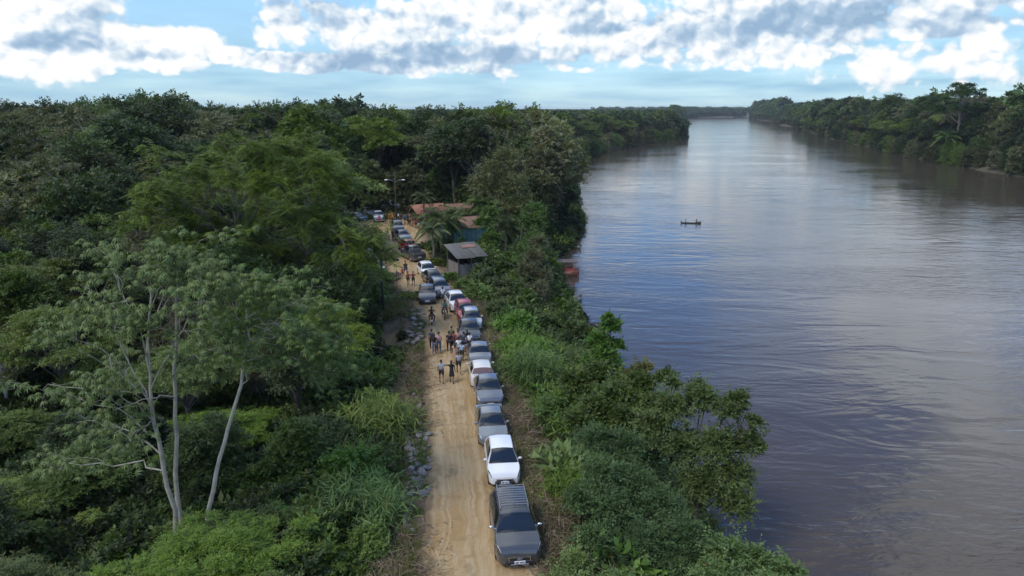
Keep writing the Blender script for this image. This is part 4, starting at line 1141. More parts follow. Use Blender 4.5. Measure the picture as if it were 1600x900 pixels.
def patch(K, x0, x1, v0, v1, off, nx_=8, nv_=5, side=1, full=False, x0b=None, x1b=None):
    """curved panel on the body: x0..x1 at v0, x0b..x1b at v1; full = mirrored across the roof"""
    mb = MB(); rows = []
    cols = [(v0 + (v1 - v0) * j / nv_) for j in range(nv_ + 1)]
    seq = [(v, 1) for v in cols] + [(v, -1) for v in cols[::-1][1:]] if full else [(v, side) for v in cols]
    for i in range(nx_ + 1):
        row = []
        for v, sgn in seq:
            t = (v - v0) / (v1 - v0) if v1 != v0 else 0
            a = x0 + ((x0b if x0b is not None else x0) - x0) * t; b_ = x1 + ((x1b if x1b is not None else x1) - x1) * t
            x = a + (b_ - a) * i / nx_
            row.append(surf(K, x, v, sgn) + nrm(K, x, v, sgn) * off)
        rows.append(row)
    n_ = len(seq); vs = [q for r_ in rows for q in r_]
    mb.add(vs, [(i * n_ + j, i * n_ + j + 1, (i + 1) * n_ + j + 1, (i + 1) * n_ + j) for i in range(nx_) for j in range(n_ - 1)])
    return mb
CARM = {}
def car_meshes(kd):
    if kd in CARM: return CARM[kd]
    K = KIND[kd]; L_ = K['L']; M = {}; W2 = K['W'] / 2
    xs = sorted(set([0, .02, .06, .1, .16, .24, .34, .45] + list(np.arange(.5, L_ - .4, .075)) + [L_ - .4, L_ - .3, L_ - .2, L_ - .13, L_ - .07, L_ - .03, L_] + [a + s_ * (K['r'] + .055) for a in (K['fa'], K['ra']) for s_ in (-1, -.97, -.9, .9, .97, 1)]))
    vsq = [0, .33, .66, 1, 1.33, 1.66, 1.9, 2, 2.1, 2.5, 2.85, 3, 3.2, 3.5, 3.8, 4, 4.3, 4.65, 5]
    seq = [(v, 1) for v in vsq] + [(v, -1) for v in vsq[::-1][1:]]
    mb = MB(); vs = [surf(K, x, v, s_) for x in xs for v, s_ in seq]; n_ = len(seq)
    fs_ = [(i * n_ + j, i * n_ + j + 1, (i + 1) * n_ + j + 1, (i + 1) * n_ + j) for i in range(len(xs) - 1) for j in range(n_ - 1)]
    fs_ += [tuple(range(n_)), tuple((len(xs) - 1) * n_ + j for j in range(n_))]
    mb.add(vs, fs_); M['body'] = mb.mesh(kd + '_body', True)
    u = MB(); u.box((0, L_ / 2, .34), (K['W'] * .86, L_ * .9, .26)); M['underbody'] = u.mesh(kd + '_underbody')
    a, b_, c_, d_ = K['w']
    M['windscreen'] = patch(K, a + .03, b_ - .05, 3.3, 5, .012, 8, 4, full=True, x0b=a - .02).mesh('windscreen', True)
    M['rear_window'] = patch(K, c_ + .06, d_ - .03, 3.3, 5, .012, 6, 4, full=True).mesh('rear_window', True)
    mid = (b_ + c_) / 2 - .08
    for s_ in (1, -1):
        M['front_pane', s_] = patch(K, a + .42, mid - .04, 2.12, 2.92, .012, 8, 3, s_, x0b=b_ - .05).mesh('side_window', True)
        M['rear_pane', s_] = patch(K, mid + .04, c_ + (.10 if kd in ('hatch', 'suv') else .12), 2.12, 2.92, .012, 8, 3, s_, x1b=c_ - .12).mesh('side_window', True)
        M['door_f', s_] = patch(K, K['fa'] + K['r'] + .12, mid - .01, .25, 1.97, .008, 8, 6, s_).mesh('door', True)
        M['door_r', s_] = patch(K, mid + .015, K['ra'] - .12, .75, 1.97, .008, 8, 6, s_).mesh('door', True)
        M['head', s_] = patch(K, .012, .60, 1.40, 2.98, .022, 8, 6, s_, x0b=.05, x1b=.30).mesh('headlight', True)
        M['tail', s_] = patch(K, L_ - .36, L_ - .012, 1.30 if kd != 'suv' else 1.2, 1.98, .014, 6, 3, s_).mesh('tail_light', True)
    M['hood'] = patch(K, .12, a - .06, 3.05, 5, .010, 8, 5, full=True).mesh('hood', True)
    zf = surf(K, 0, 2, 1).z; fw = surf(K, 0, 1, 1).x
    g = MB(); g.box((0, -.012, zf - .13), (fw * 1.45, .05, .23), bev=.015); M['grille'] = g.mesh('grille')
    g = MB(); g.box((0, -.03, zf - .025), (fw * 1.38, .03, .018)); g.box((0, -.03, zf - .235), (fw * 1.2, .03, .018)); g.box((0, -.065, .30), (fw * 1.1, .05, .045), bev=.01); g.box((0, -.04, zf - .095), (.20, .02, .045), bev=.008)
    for s_ in (1, -1): g.box((s_ * fw * .66, -.03, zf - .10), (.02, .03, .15), M=Matrix.Rotation(.2 * s_, 4, 'Y'))
    M['grille_trim'] = g.mesh('grille_trim')
    g = MB(); g.box((0, -.02, .36), (fw * 1.7, .10, .17), bev=.03); M['bumper'] = g.mesh('bumper')
    g = MB(); g.box((0, L_ + .01, .38), (fw * 1.75, .10, .18), bev=.03); M['bumper_r'] = g.mesh('bumper')
    g = MB(); g.box((0, 0, 0), (.42, .018, .13), bev=.004); M['plate'] = g.mesh('number_plate')
    g = MB()
    for i, w_ in enumerate((.03, .035, .03, 0, .028, .03, .026, .03)):
        if w_: g.box((-.155 + i * .044, -.011, -.008), (w_, .004, .062))
    M['ink'] = g.mesh('plate_characters')
    g = MB(); r_ = K['r']
    g.lathe([(r_ * .62, -.095), (r_ * .93, -.10), (r_, -.07), (r_, .07), (r_ * .93, .10), (r_ * .62, .095)], 20, 'X'); M['tyre'] = g.mesh('tyre', True)
    g = MB(); g.lathe([(.001, .07), (r_ * .22, .075), (r_ * .24, .05), (r_ * .25, .02)], 14, 'X'); g.lathe([(r_ * .56, .03), (r_ * .60, .085), (r_ * .66, .09), (r_ * .62, -.05)], 20, 'X')
    for i in range(5):
        t = 2 * PI * i / 5; g.box((.055, math.cos(t) * r_ * .4, math.sin(t) * r_ * .4), (.03, r_ * .44, r_ * .13), M=Matrix.Rotation(t, 4, 'X'))
    g.lathe([(.001, .01), (r_ * .6, .012)], 16, 'X'); M['rim'] = g.mesh('rim', True)
    g = MB(); g.ball((0, 0, 0), (.11, .06, .075), 10, 6); g.box((-.10, .01, -.05), (.09, .03, .03)); M['mirror'] = g.mesh('mirror', True)
    g = MB(); zr_ = surf(K, (b_ + c_) / 2, 5).z + .055
    for s_ in (1, -1): g.tube([(s_ * W2 * .62, b_ + .12, zr_ - .07), (s_ * W2 * .64, b_ + .3, zr_), (s_ * W2 * .64, c_ - .1, zr_), (s_ * W2 * .62, c_ + .08, zr_ - .07)], .02, 6)
    M['rack_rail'] = g.mesh('roof_rail', True)
    g = MB(); g.box((0, 0, 0), (W2 * 1.22, .045, .016), bev=.008); M['rack_bar'] = g.mesh('rack_bar')
    g = MB(); g.tube([(0, 0, 0), (0, .10, .22)], [.012, .005], 5); M['antenna'] = g.mesh('antenna')
    g = MB(); g.box((0, 4.25, 1.135), (1.36, 1.42, .03)); M['bed'] = g.mesh('bed_shade_patch')  # dark slab: shade inside the open pickup bed, put into its colour
    g = MB(); g.box((0, L_ + .012, .86), (1.3, .02, .30), bev=.006); M['gate'] = g.mesh('tailgate')
    g = MB()
    for s_ in (1, -1): g.tube([surf(K, a + .02, 3.35, s_) + Vector((0, 0, .03)), surf(K, a + .16, 4.3, s_) + Vector((0, 0, .035))], .012, 5)
    M['wiper'] = g.mesh('wiper')
    CARM[kd] = M
    return M
def yaw_road(y):
    a = [(RL[i] + RR[i]) / 2 for i in range(len(RL))]; ys = [p.y for p in a]
    x0 = np.interp(y - 4, ys, [p.x for p in a]); x1 = np.interp(y + 4, ys, [p.x for p in a])
    return math.atan2(-(x1 - x0), 8)
def car(kd, pcol, x, y, yaw, label, facing=1, name='parked_car', cat='car', group='cars parked along the dirt road', plate=True, rack=False, glassb=False, rims=True, z=0.03, cat_pick=None, sc=1.0, roofdark=None):
    """(x, y) = middle of the car on the ground. yaw 0, facing 1: nose towards -Y (the camera)"""
    K = KIND[kd]; M = car_meshes(kd); P_ = PT[pcol]; L_ = K['L']
    if hasattr(sc, '__len__') and not rack: sc = (sc[0] * rnd.uniform(.97, 1.02), sc[1] * rnd.uniform(.97, 1.03), sc[2] * rnd.uniform(.96, 1.06))
    rz = yaw + (0 if facing == 1 else PI)
    root = empty(name, (x, y, z), rz, label, cat_pick or cat, group, sc)
    o = (0, -L_ / 2, 0)
    def L(nm, me, m_, loc=o, parent=root, **k_): return link(nm, me, m_, parent, loc, **k_)
    L('body', M['body'], P_); L('underbody', M['underbody'], BLACK); L('hood', M['hood'], P_)
    ws = L('windscreen', M['windscreen'], GLASS); L('wiper', M['wiper'], BLACK, (0, 0, 0), ws)
    L('rear_window', M['rear_window'], GLASS_B if glassb else GLASS)
    for s_ in (1, -1):
        for q in ('f', 'r'):
            dr = L('door', M['door_' + q, s_], P_)
        L('side_window', M['front_pane', s_], GLASS); L('side_window', M['rear_pane', s_], GLASS)
        L('headlight', M['head', s_], LAMP if pcol in ('white', 'cream', 'silver') else LAMPP); L('tail_light', M['tail', s_], TAIL)
        mir = L('mirror', M['mirror'], P_ if pcol != 'dark_grey' else CHROME, (s_ * (K['W'] / 2 + .07), K['w'][0] + .42 - L_ / 2, surf(K, K['w'][0] + .5, 2).z + .08))
        if s_ < 0: mir.rotation_euler = (0, 0, PI)
        for ax in (K['fa'], K['ra']):
            wl = L('wheel', M['tyre'], RUBBER, (s_ * (K['W'] / 2 - .12), ax - L_ / 2, K['r']))
            if s_ < 0: wl.rotation_euler = (0, 0, PI)
            if rims: L('rim', M['rim'], RIM, (0, 0, 0), wl)
    gr = L('grille', M['grille'], BLACK); L('grille_trim', M['grille_trim'], CHROME, (0, 0, 0), gr)
    L('bumper', M['bumper'], P_ if pcol in ('red', 'silver') and kd != 'suv' else BLACK); L('bumper', M['bumper_r'], P_)
    if plate:
        for yy, r_ in ((-L_ / 2 - .085, 0), (L_ / 2 + .075, PI)):
            pl = L('number_plate', M['plate'], PLATE, (0, yy, .40 if yy < 0 else .62)); pl.rotation_euler = (0, 0, r_)
            L('plate_characters', M['ink'], INK, (0, 0, 0), pl)
    if rack:
        rr = L('roof_rack', M['rack_rail'], PT['mid_grey']); zr_ = surf(K, 2.6, 5).z + .05
        for i in range(9): L('rack_bar', M['rack_bar'], PT['mid_grey'], (0, K['w'][1] + .28 + i * .20, zr_ + .012), rr)
        L('antenna', M['antenna'], BLACK, (0, K['w'][1] + .16 - L_ / 2, zr_ - .03))
    if kd == 'pickup': L('bed_shade_patch', M['bed'], BLACK); L('tailgate', M['gate'], P_)
    if roofdark: pass
    return root
CS = (.98, .90, 1.0)
def carp(kd, pcol, px, py, dist_end, label, facing=1, yaw=None, end='near', **k_):
    """px,py: photo position of the middle of the near bumper at road level"""
    q = at(px, py, 0.0); yw = yaw_road(q.y) if yaw is None else yaw; k_.setdefault('sc', CS); L_ = KIND[kd]['L'] * k_['sc'][1]
    c_ = Vector((q.x - math.sin(yw) * L_ / 2, q.y + math.cos(yw) * L_ / 2))
    return car(kd, pcol, c_.x, c_.y, yw, label, facing, **k_)
carp('suv', 'dark_grey', 812, 891, 0, 'dark charcoal van with chrome roof rack bars and big grille, nearest fully visible parked car', rack=True, sc=(1.05, .97, .98))
carp('suv', 'black', 818, 1072, 0, 'dark car cut off by the bottom edge in front of the charcoal van', facing=-1)
carp('hatch', 'white', 789, 765, 0, 'white hatchback with black grille parked right behind the charcoal roof-racked van')
carp('sedan', 'grey_blue', 772, 702, 0, 'grey saloon with pale reflections on its hood, parked behind the near white hatchback')
carp('sedan', 'steel_blue', 767, 641, 0, 'steel-blue saloon parked just behind the white car with tan rear window', yaw=yaw_road(44))
carp('hatch', 'cream', 755, 609, 0, 'white car seen from behind with tan-tinted rear window and grey roof', facing=-1, glassb=True)
carp('sedan', 'mid_grey', 751, 580, 0, 'grey saloon seen from behind with red tail lights, beside the walking crowd', facing=-1)
carp('sedan', 'navy', 735, 541, 0, 'dark navy saloon facing the camera, next to the densest cluster of walkers')
carp('hatch', 'silver', 740, 519, 0, 'silver hatchback parked between the dark navy saloon and the bright red car')
carp('hatch', 'red', 731, 505, 0, 'bright red hatchback parked behind the silver one, near the road shoulder grass')
carp('hatch', 'white', 719, 490, 0, 'white hatchback parked behind the bright red hatchback')
carp('sedan', 'navy', 668, 477, 0, 'dark navy saloon with pale windscreen standing out in the middle of the road', name='car', yaw=.12)
carp('suv', 'steel_blue', 693, 468, 0, 'blue-grey car angled beside the navy saloon that stands mid-road')
carp('sedan', 'dark_grey', 684, 450, 0, 'dark grey saloon parked behind the blue-grey car and in front of a small white hatchback', yaw=.35)
carp('hatch', 'white', 672, 436, 0, 'small white hatchback parked alone below the brown pickup, opposite the grey-roofed shed', yaw=.32)
carp('pickup', 'dark_grey', 656, 410, 0, 'dark brown-grey pickup truck seen from behind with its open bed painted dark, beside the grey-roofed shed', facing=-1, cat_pick='pickup', name='pickup_truck', yaw=.50)
carp('hatch', 'red', 643, 395, 0, 'red hatchback seen from behind in front of the dark pickup', facing=-1, yaw=.46)
carp('sedan', 'steel_blue', 635, 380, 0, 'blue-grey saloon with shiny windscreen below the palms at the bend', yaw=.42)
carp('suv', 'navy', 624, 366, 0, 'dark blue car last in the roadside row, close to the lamp pole', yaw=.30)
GL = 'cars in the clearing beyond the bend'
carp('pickup', 'silver', 592, 348, 0, 'pale silver pickup facing the camera at the mouth of the clearing', group=GL, cat_pick='pickup', name='pickup_truck', yaw=.22)
def carc(kd, pcol, px, py, yaw, label, **k_):
    q = at(px, py, 0); return car(kd, pcol, q.x, q.y, yaw, label, z=ghf(q.x, q.y), group=GL, **k_)
carc('pickup', 'white', 606, 322, 1.30, 'white double-cab pickup seen side-on beside the tall pole in the clearing', cat_pick='pickup', name='pickup_truck')
carc('suv', 'dark_grey', 586, 317, 1.35, 'dark car with pale roof half hidden behind the white side-on pickup')
carc('hatch', 'grey_blue', 546, 322, 1.0, 'pale blue car farthest left in the row at the back of the clearing')
carc('sedan', 'navy', 562, 332, .75, 'dark blue car parked left of the silver pickup, among the bushes')
carc('sedan', 'steel_blue', 574, 336, .7, 'blue car tucked close behind the silver pickup')
carc('sedan', 'wine', 540, 342, .9, 'dark red car half hidden by foliage at the left of the clearing')
carc('hatch', 'teal_grey', 558, 345, .9, 'greenish grey car among foliage near the dark red car')
carc('hatch', 'white', 541, 362, .6, 'white car nearly hidden by the feathery tree, left of the road')
carc('suv', 'teal_grey', 576, 408, .25, 'grey-blue car hidden behind the leaves near the leaning utility pole')
carc('hatch', 'white', 589, 424, .25, 'white car with rounded roof just behind the dark utility pole')

# ------------------------------------------------------------------ people
SKIN = mat('skin', (.20, .11, .07), .55); SKIN2 = mat('skin_tan', (.33, .19, .125), .55)
HAIR = mat('hair_black', (.012, .010, .009), .5)
CL = {n_: mat('cloth_' + n_, c_, .9, var=.12) for n_, c_ in dict(grey=(.30, .33, .37), black=(.016, .016, .019), navy=(.03, .04, .08), jeans=(.07, .10, .17), pink=(.48, .27, .27),
      white=(.72, .72, .72), red=(.42, .05, .045), wine=(.17, .03, .035), tan=(.45, .27, .18), teal=(.03, .26, .24), blue=(.06, .14, .35), yellow=(.55, .33, .07), orange=(.55, .20, .04), olive=(.12, .13, .07), paleblue=(.35, .45, .58)).items()}
def skin_mesh(name, nodes, edges, rs, root_i=0, sub=1):
    me = bpy.data.meshes.new('t'); me.from_pydata(nodes, edges, [])
    o = bpy.data.objects.new('t', me); COL.objects.link(o)
    sk = o.modifiers.new('s', 'SKIN'); sk.use_smooth_shade = True; sk.branch_smoothing = .4
    for i, r_ in enumerate(rs):
        a = me.skin_vertices[0].data[i]; a.radius = r_ if hasattr(r_, '__len__') else (r_, r_); a.use_root = (i == root_i)
    o.modifiers.new('u', 'SUBSURF').levels = sub
    dg = bpy.context.evaluated_depsgraph_get(); out = bpy.data.meshes.new_from_object(o.evaluated_get(dg)); out.name = name
    bpy.data.objects.remove(o); bpy.data.meshes.remove(me)
    return out
def rot2(v, ax, a): return Matrix.Rotation(a, 3, ax) @ Vector(v)
POSES = {}
def pose(key):
    """joint positions; the figure faces +Y. legs (l, r) swing, knees, arms (forward swing, sideways), elbow bend"""
    PZ = dict(walk=dict(leg=(.38, -.30), knee=(.12, .45), arm=(-.35, .40), out=(.12, .12), elb=(.25, .35)),
              walk2=dict(leg=(-.28, .34), knee=(.50, .10), arm=(.38, -.32), out=(.14, .10), elb=(.3, .2)),
              stand=dict(leg=(.04, -.03), knee=(.02, .04), arm=(.05, .08), out=(.16, .16), elb=(.2, .25)),
              reachl=dict(leg=(.18, -.15), knee=(.05, .2), arm=(.1, .10), out=(1.40, .15), elb=(.1, .25)),
              reachr=dict(leg=(.18, -.15), knee=(.05, .2), arm=(.05, .10), out=(.15, 1.40), elb=(.5, .1)),
              hips=dict(leg=(.05, -.05), knee=(.02, .05), arm=(.2, .25), out=(.5, .5), elb=(1.3, 1.3)),
              ride=dict(leg=(1.25, 1.25), knee=(1.45, 1.45), arm=(1.0, 1.0), out=(.25, .25), elb=(.35, .35)),
              sit=dict(leg=(1.45, 1.4), knee=(1.2, 1.1), arm=(.7, .9), out=(.25, .3), elb=(.6, .8)))[key]
    J = {}
    lean = -.12 if key in ('ride', 'sit') else -.03
    def sp(z): return rot2((0, 0, z), 'X', lean) + Vector((0, 0, .92))
    J['pel'] = Vector((0, 0, .92)); J['waist'] = sp(.16); J['chest'] = sp(.36); J['neck'] = sp(.50); J['head0'] = sp(.58); J['head1'] = sp(.67); J['top'] = sp(.76)
    J['nose'] = J['head0'] + Vector((0, .105, .045))
    for s_, i in ((-1, 0), (1, 1)):
        hip = Vector((s_ * .095, 0, .88)); a = PZ['leg'][i]
        th = rot2((s_ * .02 + (s_ * .12 if key == 'ride' else 0), 0, -.43), 'X', a); kn = hip + th
        sh = rot2((0, 0, -.42), 'X', a - PZ['knee'][i]); an = kn + sh; toe = an + rot2((0, .17, -.03), 'X', min(0, a - PZ['knee'][i]) * .6)
        J['hip', i], J['kn', i], J['an', i], J['toe', i] = hip, kn, an, toe
        so_ = J['chest'] + Vector((s_ * .175, 0, .055)); ua = rot2(rot2((0, 0, -.285), 'Y', -s_ * PZ['out'][i]), 'X', PZ['arm'][i]); el_ = so_ + ua
        fa = rot2(ua * .88, 'X', PZ['elb'][i]) if PZ['out'][i] < 1 else ua * .88
        wr = el_ + fa; J['sh', i], J['el', i], J['wr', i] = so_, el_, wr
        fd = fa.normalized(); J['palm', i] = wr + fd * .055; acr = Vector((0, 1, 0)).cross(fd); acr = acr.normalized() if acr.length > .1 else Vector((1, 0, 0)); acr = fd.cross(Vector((s_, 0, .01))).normalized() if abs(fd.z) > .5 else Vector((0, 1, 0))
        for f_, (off, ln) in enumerate(((-.030, .060), (-.010, .075), (.010, .072), (.030, .055))):
            k1 = wr + fd * .095 + acr * off; J['f', i, f_, 0] = k1; J['f', i, f_, 1] = k1 + fd * ln * .8 + Vector((-s_ * .015, .008, -.005))
        J['f', i, 4, 0] = wr + fd * .04 + acr * .035; J['f', i, 4, 1] = wr + fd * .08 + acr * .062
    return J
def person_meshes(key):
    if key in POSES: return POSES[key]
    J = pose(key); names = []; nodes = []; rs = []; ed = []
    def add(k_, r_, par=None):
        names.append(k_); nodes.append(tuple(J[k_])); rs.append(r_)
        if par is not None: ed.append((names.index(par), len(names) - 1))
    add('pel', (.135, .105)); add('waist', (.115, .09), 'pel'); add('chest', (.145, .10), 'waist'); add('neck', .055, 'chest'); add('head0', (.075, .085), 'neck'); add('head1', (.085, .095), 'head0'); add('top', (.055, .06), 'head1'); add('nose', .014, 'head0')
    for i in (0, 1):
        add(('hip', i), .088, 'pel'); add(('kn', i), .056, ('hip', i)); add(('an', i), .038, ('kn', i)); add(('toe', i), .032, ('an', i))
        add(('sh', i), .055, 'chest'); add(('el', i), .040, ('sh', i)); add(('wr', i), .027, ('el', i)); add(('palm', i), (.036, .018), ('wr', i))
        for f_ in range(5): add(('f', i, f_, 0), .0095, ('palm', i)); add(('f', i, f_, 1), .0075, ('f', i, f_, 0))
    M = {'body': skin_mesh('person_body', nodes, ed, rs)}
    n2, e2, r2 = [], [], []
    def chain(keys, rr, start=None):
        for q, (k_, r_) in enumerate(zip(keys, rr)):
            v = J[k_] if not isinstance(k_, Vector) else k_
            n2.append(tuple(v)); r2.append(r_)
            if q: e2.append((len(n2) - 2, len(n2) - 1))
            elif start is not None: e2.append((start, len(n2) - 1))
    chain(['pel', 'waist', 'chest', 'neck'], [(.155, .125), (.14, .115), (.17, .125), (.07, .07)])
    for i in (0, 1): chain([('sh', i), (J['sh', i] * .45 + J['el', i] * .55)], [.075, .06], 2)
    M['shirt'] = skin_mesh('shirt', n2, e2, r2)
    n2, e2, r2 = [], [], []
    chain(['pel'], [(.155, .125)])
    for i in (0, 1): chain([('hip', i), J['hip', i].lerp(J['kn', i], .80)], [.108, .090], 0)
    M['shorts'] = skin_mesh('shorts', n2, e2, r2)
    n2, e2, r2 = [], [], []
    chain(['pel'], [(.15, .12)])
    for i in (0, 1): chain([('hip', i), ('kn', i), J['kn', i].lerp(J['an', i], .9)], [.105, .075, .056], 0)
    M['trousers'] = skin_mesh('trousers', n2, e2, r2)
    g = MB()
    rings = []
    for t, w_, d_ in ((0, .13, .11), (.25, .15, .13), (.7, .185, .17), (1, .21, .19)): rings.append((t, w_, d_))
    vs = []; fs_ = []
    for t, w_, d_ in rings:
        c_ = J['waist'].lerp(Vector((0, .02, .50)), t)
        for j in range(14): vs.append(c_ + Vector((w_ * math.cos(j * 2 * PI / 14), d_ * math.sin(j * 2 * PI / 14) , .012 * math.sin(j * 3) * t)))
    for i in range(len(rings) - 1):
        for j in range(14): fs_.append((i * 14 + j, i * 14 + (j + 1) % 14, (i + 1) * 14 + (j + 1) % 14, (i + 1) * 14 + j))
    g.add(vs, fs_); M['skirt'] = g.mesh('skirt', True)
    h = J['head1']
    g = MB(); g.ball(h + Vector((0, -.022, .022)), (.098, .108, .098), 12, 8); M['hair'] = g.mesh('hair', True)
    g = MB(); g.ball(h + Vector((0, -.02, .022)), (.10, .112, .10), 12, 8); g.tube([h + Vector((0, -.075, 0)), h + Vector((0, -.115, -.16)), h + Vector((0, -.135, -.34))], [.088, .085, .045], 10); M['hairlong'] = g.mesh('long_hair', True)
    g = MB()
    for i in (0, 1): g.tube([J['an', i] + Vector((0, -.05, -.035)), J['an', i] + Vector((0, .02, -.03)), J['toe', i] + Vector((0, .03, -.005))], [.038, .045, .036], 8)
    M['shoes'] = g.mesh('shoes', True)
    g = MB()
    for s_ in (-1, 1): g.ball(J['head0'] + Vector((s_ * .032, .088, .055)), .011, 6, 4)
    M['eyes'] = g.mesh('eyes'); 
    zmin = min(J['an', 0].z, J['an', 1].z) - .075
    M['drop'] = 0 if key in ('ride', 'sit') else zmin
    POSES[key] = M
    return M
def person(loc, yaw, ps, top, bottom, label, h=1.68, skin=SKIN, long=False, group='people walking on the road', cloth='shorts', shoes='black'):
    M = person_meshes(ps); s_ = h / 1.75
    root = empty('person', loc, yaw, label, 'person', group, s_)
    o = (0, 0, -M['drop'])
    b_ = link('body', M['body'], skin, root, o)
    link('eyes', M['eyes'], HAIR, b_)
    link('shirt', M['shirt'], CL[top], root, o); link({'skirt': 'skirt', 'shorts': 'shorts', 'trousers': 'trousers'}[cloth], M[cloth], CL[bottom], root, o)
    link('hair', M['hairlong' if long else 'hair'], HAIR, root, o); link('shoes', M['shoes'], CL[shoes], root, o)
    return root
def pp(px, py, yaw, ps, top, bottom, label, h=1.68, **k_):
    q = at(px, py, .03); q.z = max(.03, ghf(q.x, q.y)) if q.y < 117 else ghf(q.x, q.y)
    return person(q, yaw, ps, top, bottom, label, h, **k_)
AW = .12    # walking away from the camera
pp(690, 598, AW, 'reachr', 'grey', 'black', 'man in grey T-shirt and black shorts holding hands with a woman in black')
pp(706, 598, AW - .1, 'reachl', 'black', 'black', 'woman in short black dress with long hair holding the man\'s hand', 1.62, long=True, cloth='skirt')
pp(717, 583, AW, 'walk', 'grey', 'black', 'man in loose grey shirt and dark shorts walking behind the cluster')
pp(679, 553, AW, 'walk2', 'black', 'jeans', 'woman with long black hair, dark top and jeans at the left of the crowd', 1.62, long=True, cloth='trousers')
pp(686, 550, AW, 'walk', 'pink', 'jeans', 'man in faded pink shirt walking next to the woman in jeans', 1.7, cloth='trousers')
pp(675, 546, AW, 'walk', 'navy', 'black', 'tall man in dark clothes farthest left of the crowd', 1.72, cloth='trousers')
pp(702, 550, AW, 'walk', 'black', 'black', 'man in black at the left of the dense cluster', 1.74, cloth='trousers')
pp(711, 566, AW, 'walk2', 'tan', 'tan', 'woman in a tan dress with long black hair at the front of the cluster', 1.6, long=True, cloth='skirt', skin=SKIN2)
pp(709, 549, AW, 'walk2', 'wine', 'black', 'person in dark wine shirt behind the tan-dressed woman', 1.7)
pp(717, 557, AW, 'walk', 'white', 'paleblue', 'person in white top and pale blue trousers in the cluster', 1.62, cloth='trousers')
pp(722, 565, AW + .1, 'walk2', 'paleblue', 'black', 'person in pale blue shirt close to the rear of the grey saloon', 1.6)
pp(716, 545, AW, 'walk', 'pink', 'navy', 'person in pink top at the back of the cluster', 1.62)
pp(725, 550, AW, 'stand', 'navy', 'navy', 'person in navy beside the dark car in the cluster', 1.66)
pp(734, 549, AW, 'walk', 'white', 'black', 'person in white shirt squeezed between the parked navy car and the crowd', 1.6)
pp(730, 545, AW, 'walk2', 'black', 'white', 'woman in black top and white shorts by the navy car', 1.6, long=True)
pp(706, 540, AW, 'walk', 'olive', 'black', 'person in olive top farthest up the road in the cluster', 1.66)
pp(634, 431, PI + .4, 'walk', 'black', 'navy', 'tall dark-clothed man walking towards the camera, above the two in red', 1.78)
pp(629, 433, PI + .4, 'walk2', 'red', 'wine', 'child in red walking beside the tall dark-clothed man', 1.15)
pp(638, 446, PI + .3, 'walk2', 'red', 'black', 'person in bright red shirt and black shorts near the log pile side', 1.58)
pp(646, 447, PI + .3, 'hips', 'wine', 'black', 'stout person in dark maroon shirt right of the one in bright red', 1.62)
pp(669, 453, AW, 'walk', 'black', 'black', 'person in black walking past the dark grey saloon', 1.7, cloth='trousers')
pp(675, 456, AW, 'stand', 'navy', 'black', 'person in navy leaning by the side of the blue-grey car', 1.66, cloth='trousers')
pp(692, 474, AW, 'stand', 'white', 'jeans', 'person in white T-shirt standing in front of the blue-grey car', 1.66)
pp(606, 374, AW + .3, 'walk', 'pink', 'white', 'woman in pale pink walking alone at the bend', 1.6, long=True)
pp(614, 376, AW + .3, 'walk2', 'black', 'black', 'person in black next to the dark blue last car', 1.68, cloth='trousers')
pp(593, 350, PI, 'stand', 'red', 'red', 'person in red standing right in front of the silver pickup', 1.6)
pp(604, 349, .4, 'stand', 'black', 'black', 'person in black standing right of the silver pickup', 1.66)
GP = 'people gathered at the open shelter'
for i, (px, py, tp, bt, lb) in enumerate(((609, 347, 'yellow', 'orange', 'person in yellow and orange beside the lamp pole'), (613, 346, 'orange', 'yellow', 'person in orange top beside the one in yellow'),
        (623, 347, 'white', 'black', 'person in white shirt under the lamp pole'), (627, 349, 'black', 'jeans', 'person in black right of the lamp pole'), (633, 350, 'blue', 'navy', 'person in bright blue at the edge of the shelter'),
        (637, 351, 'navy', 'black', 'person in navy in the middle of the shelter group'), (641, 353, 'yellow', 'black', 'person in yellow at the shelter'), (645, 355, 'wine', 'tan', 'person in maroon and tan at the shelter'),
        (650, 357, 'red', 'black', 'person in red under the terracotta roof'), (640, 347, 'pink', 'navy', 'person in pink at the back of the shelter group'), (655, 362, 'white', 'tan', 'person in white and tan near the palm trunks'))):
    pp(px, py, rnd.uniform(0, 6.28), ['stand', 'hips', 'walk'][i % 3], tp, bt, lb, rnd.uniform(1.56, 1.74), group=GP, long=(i % 3 == 2))

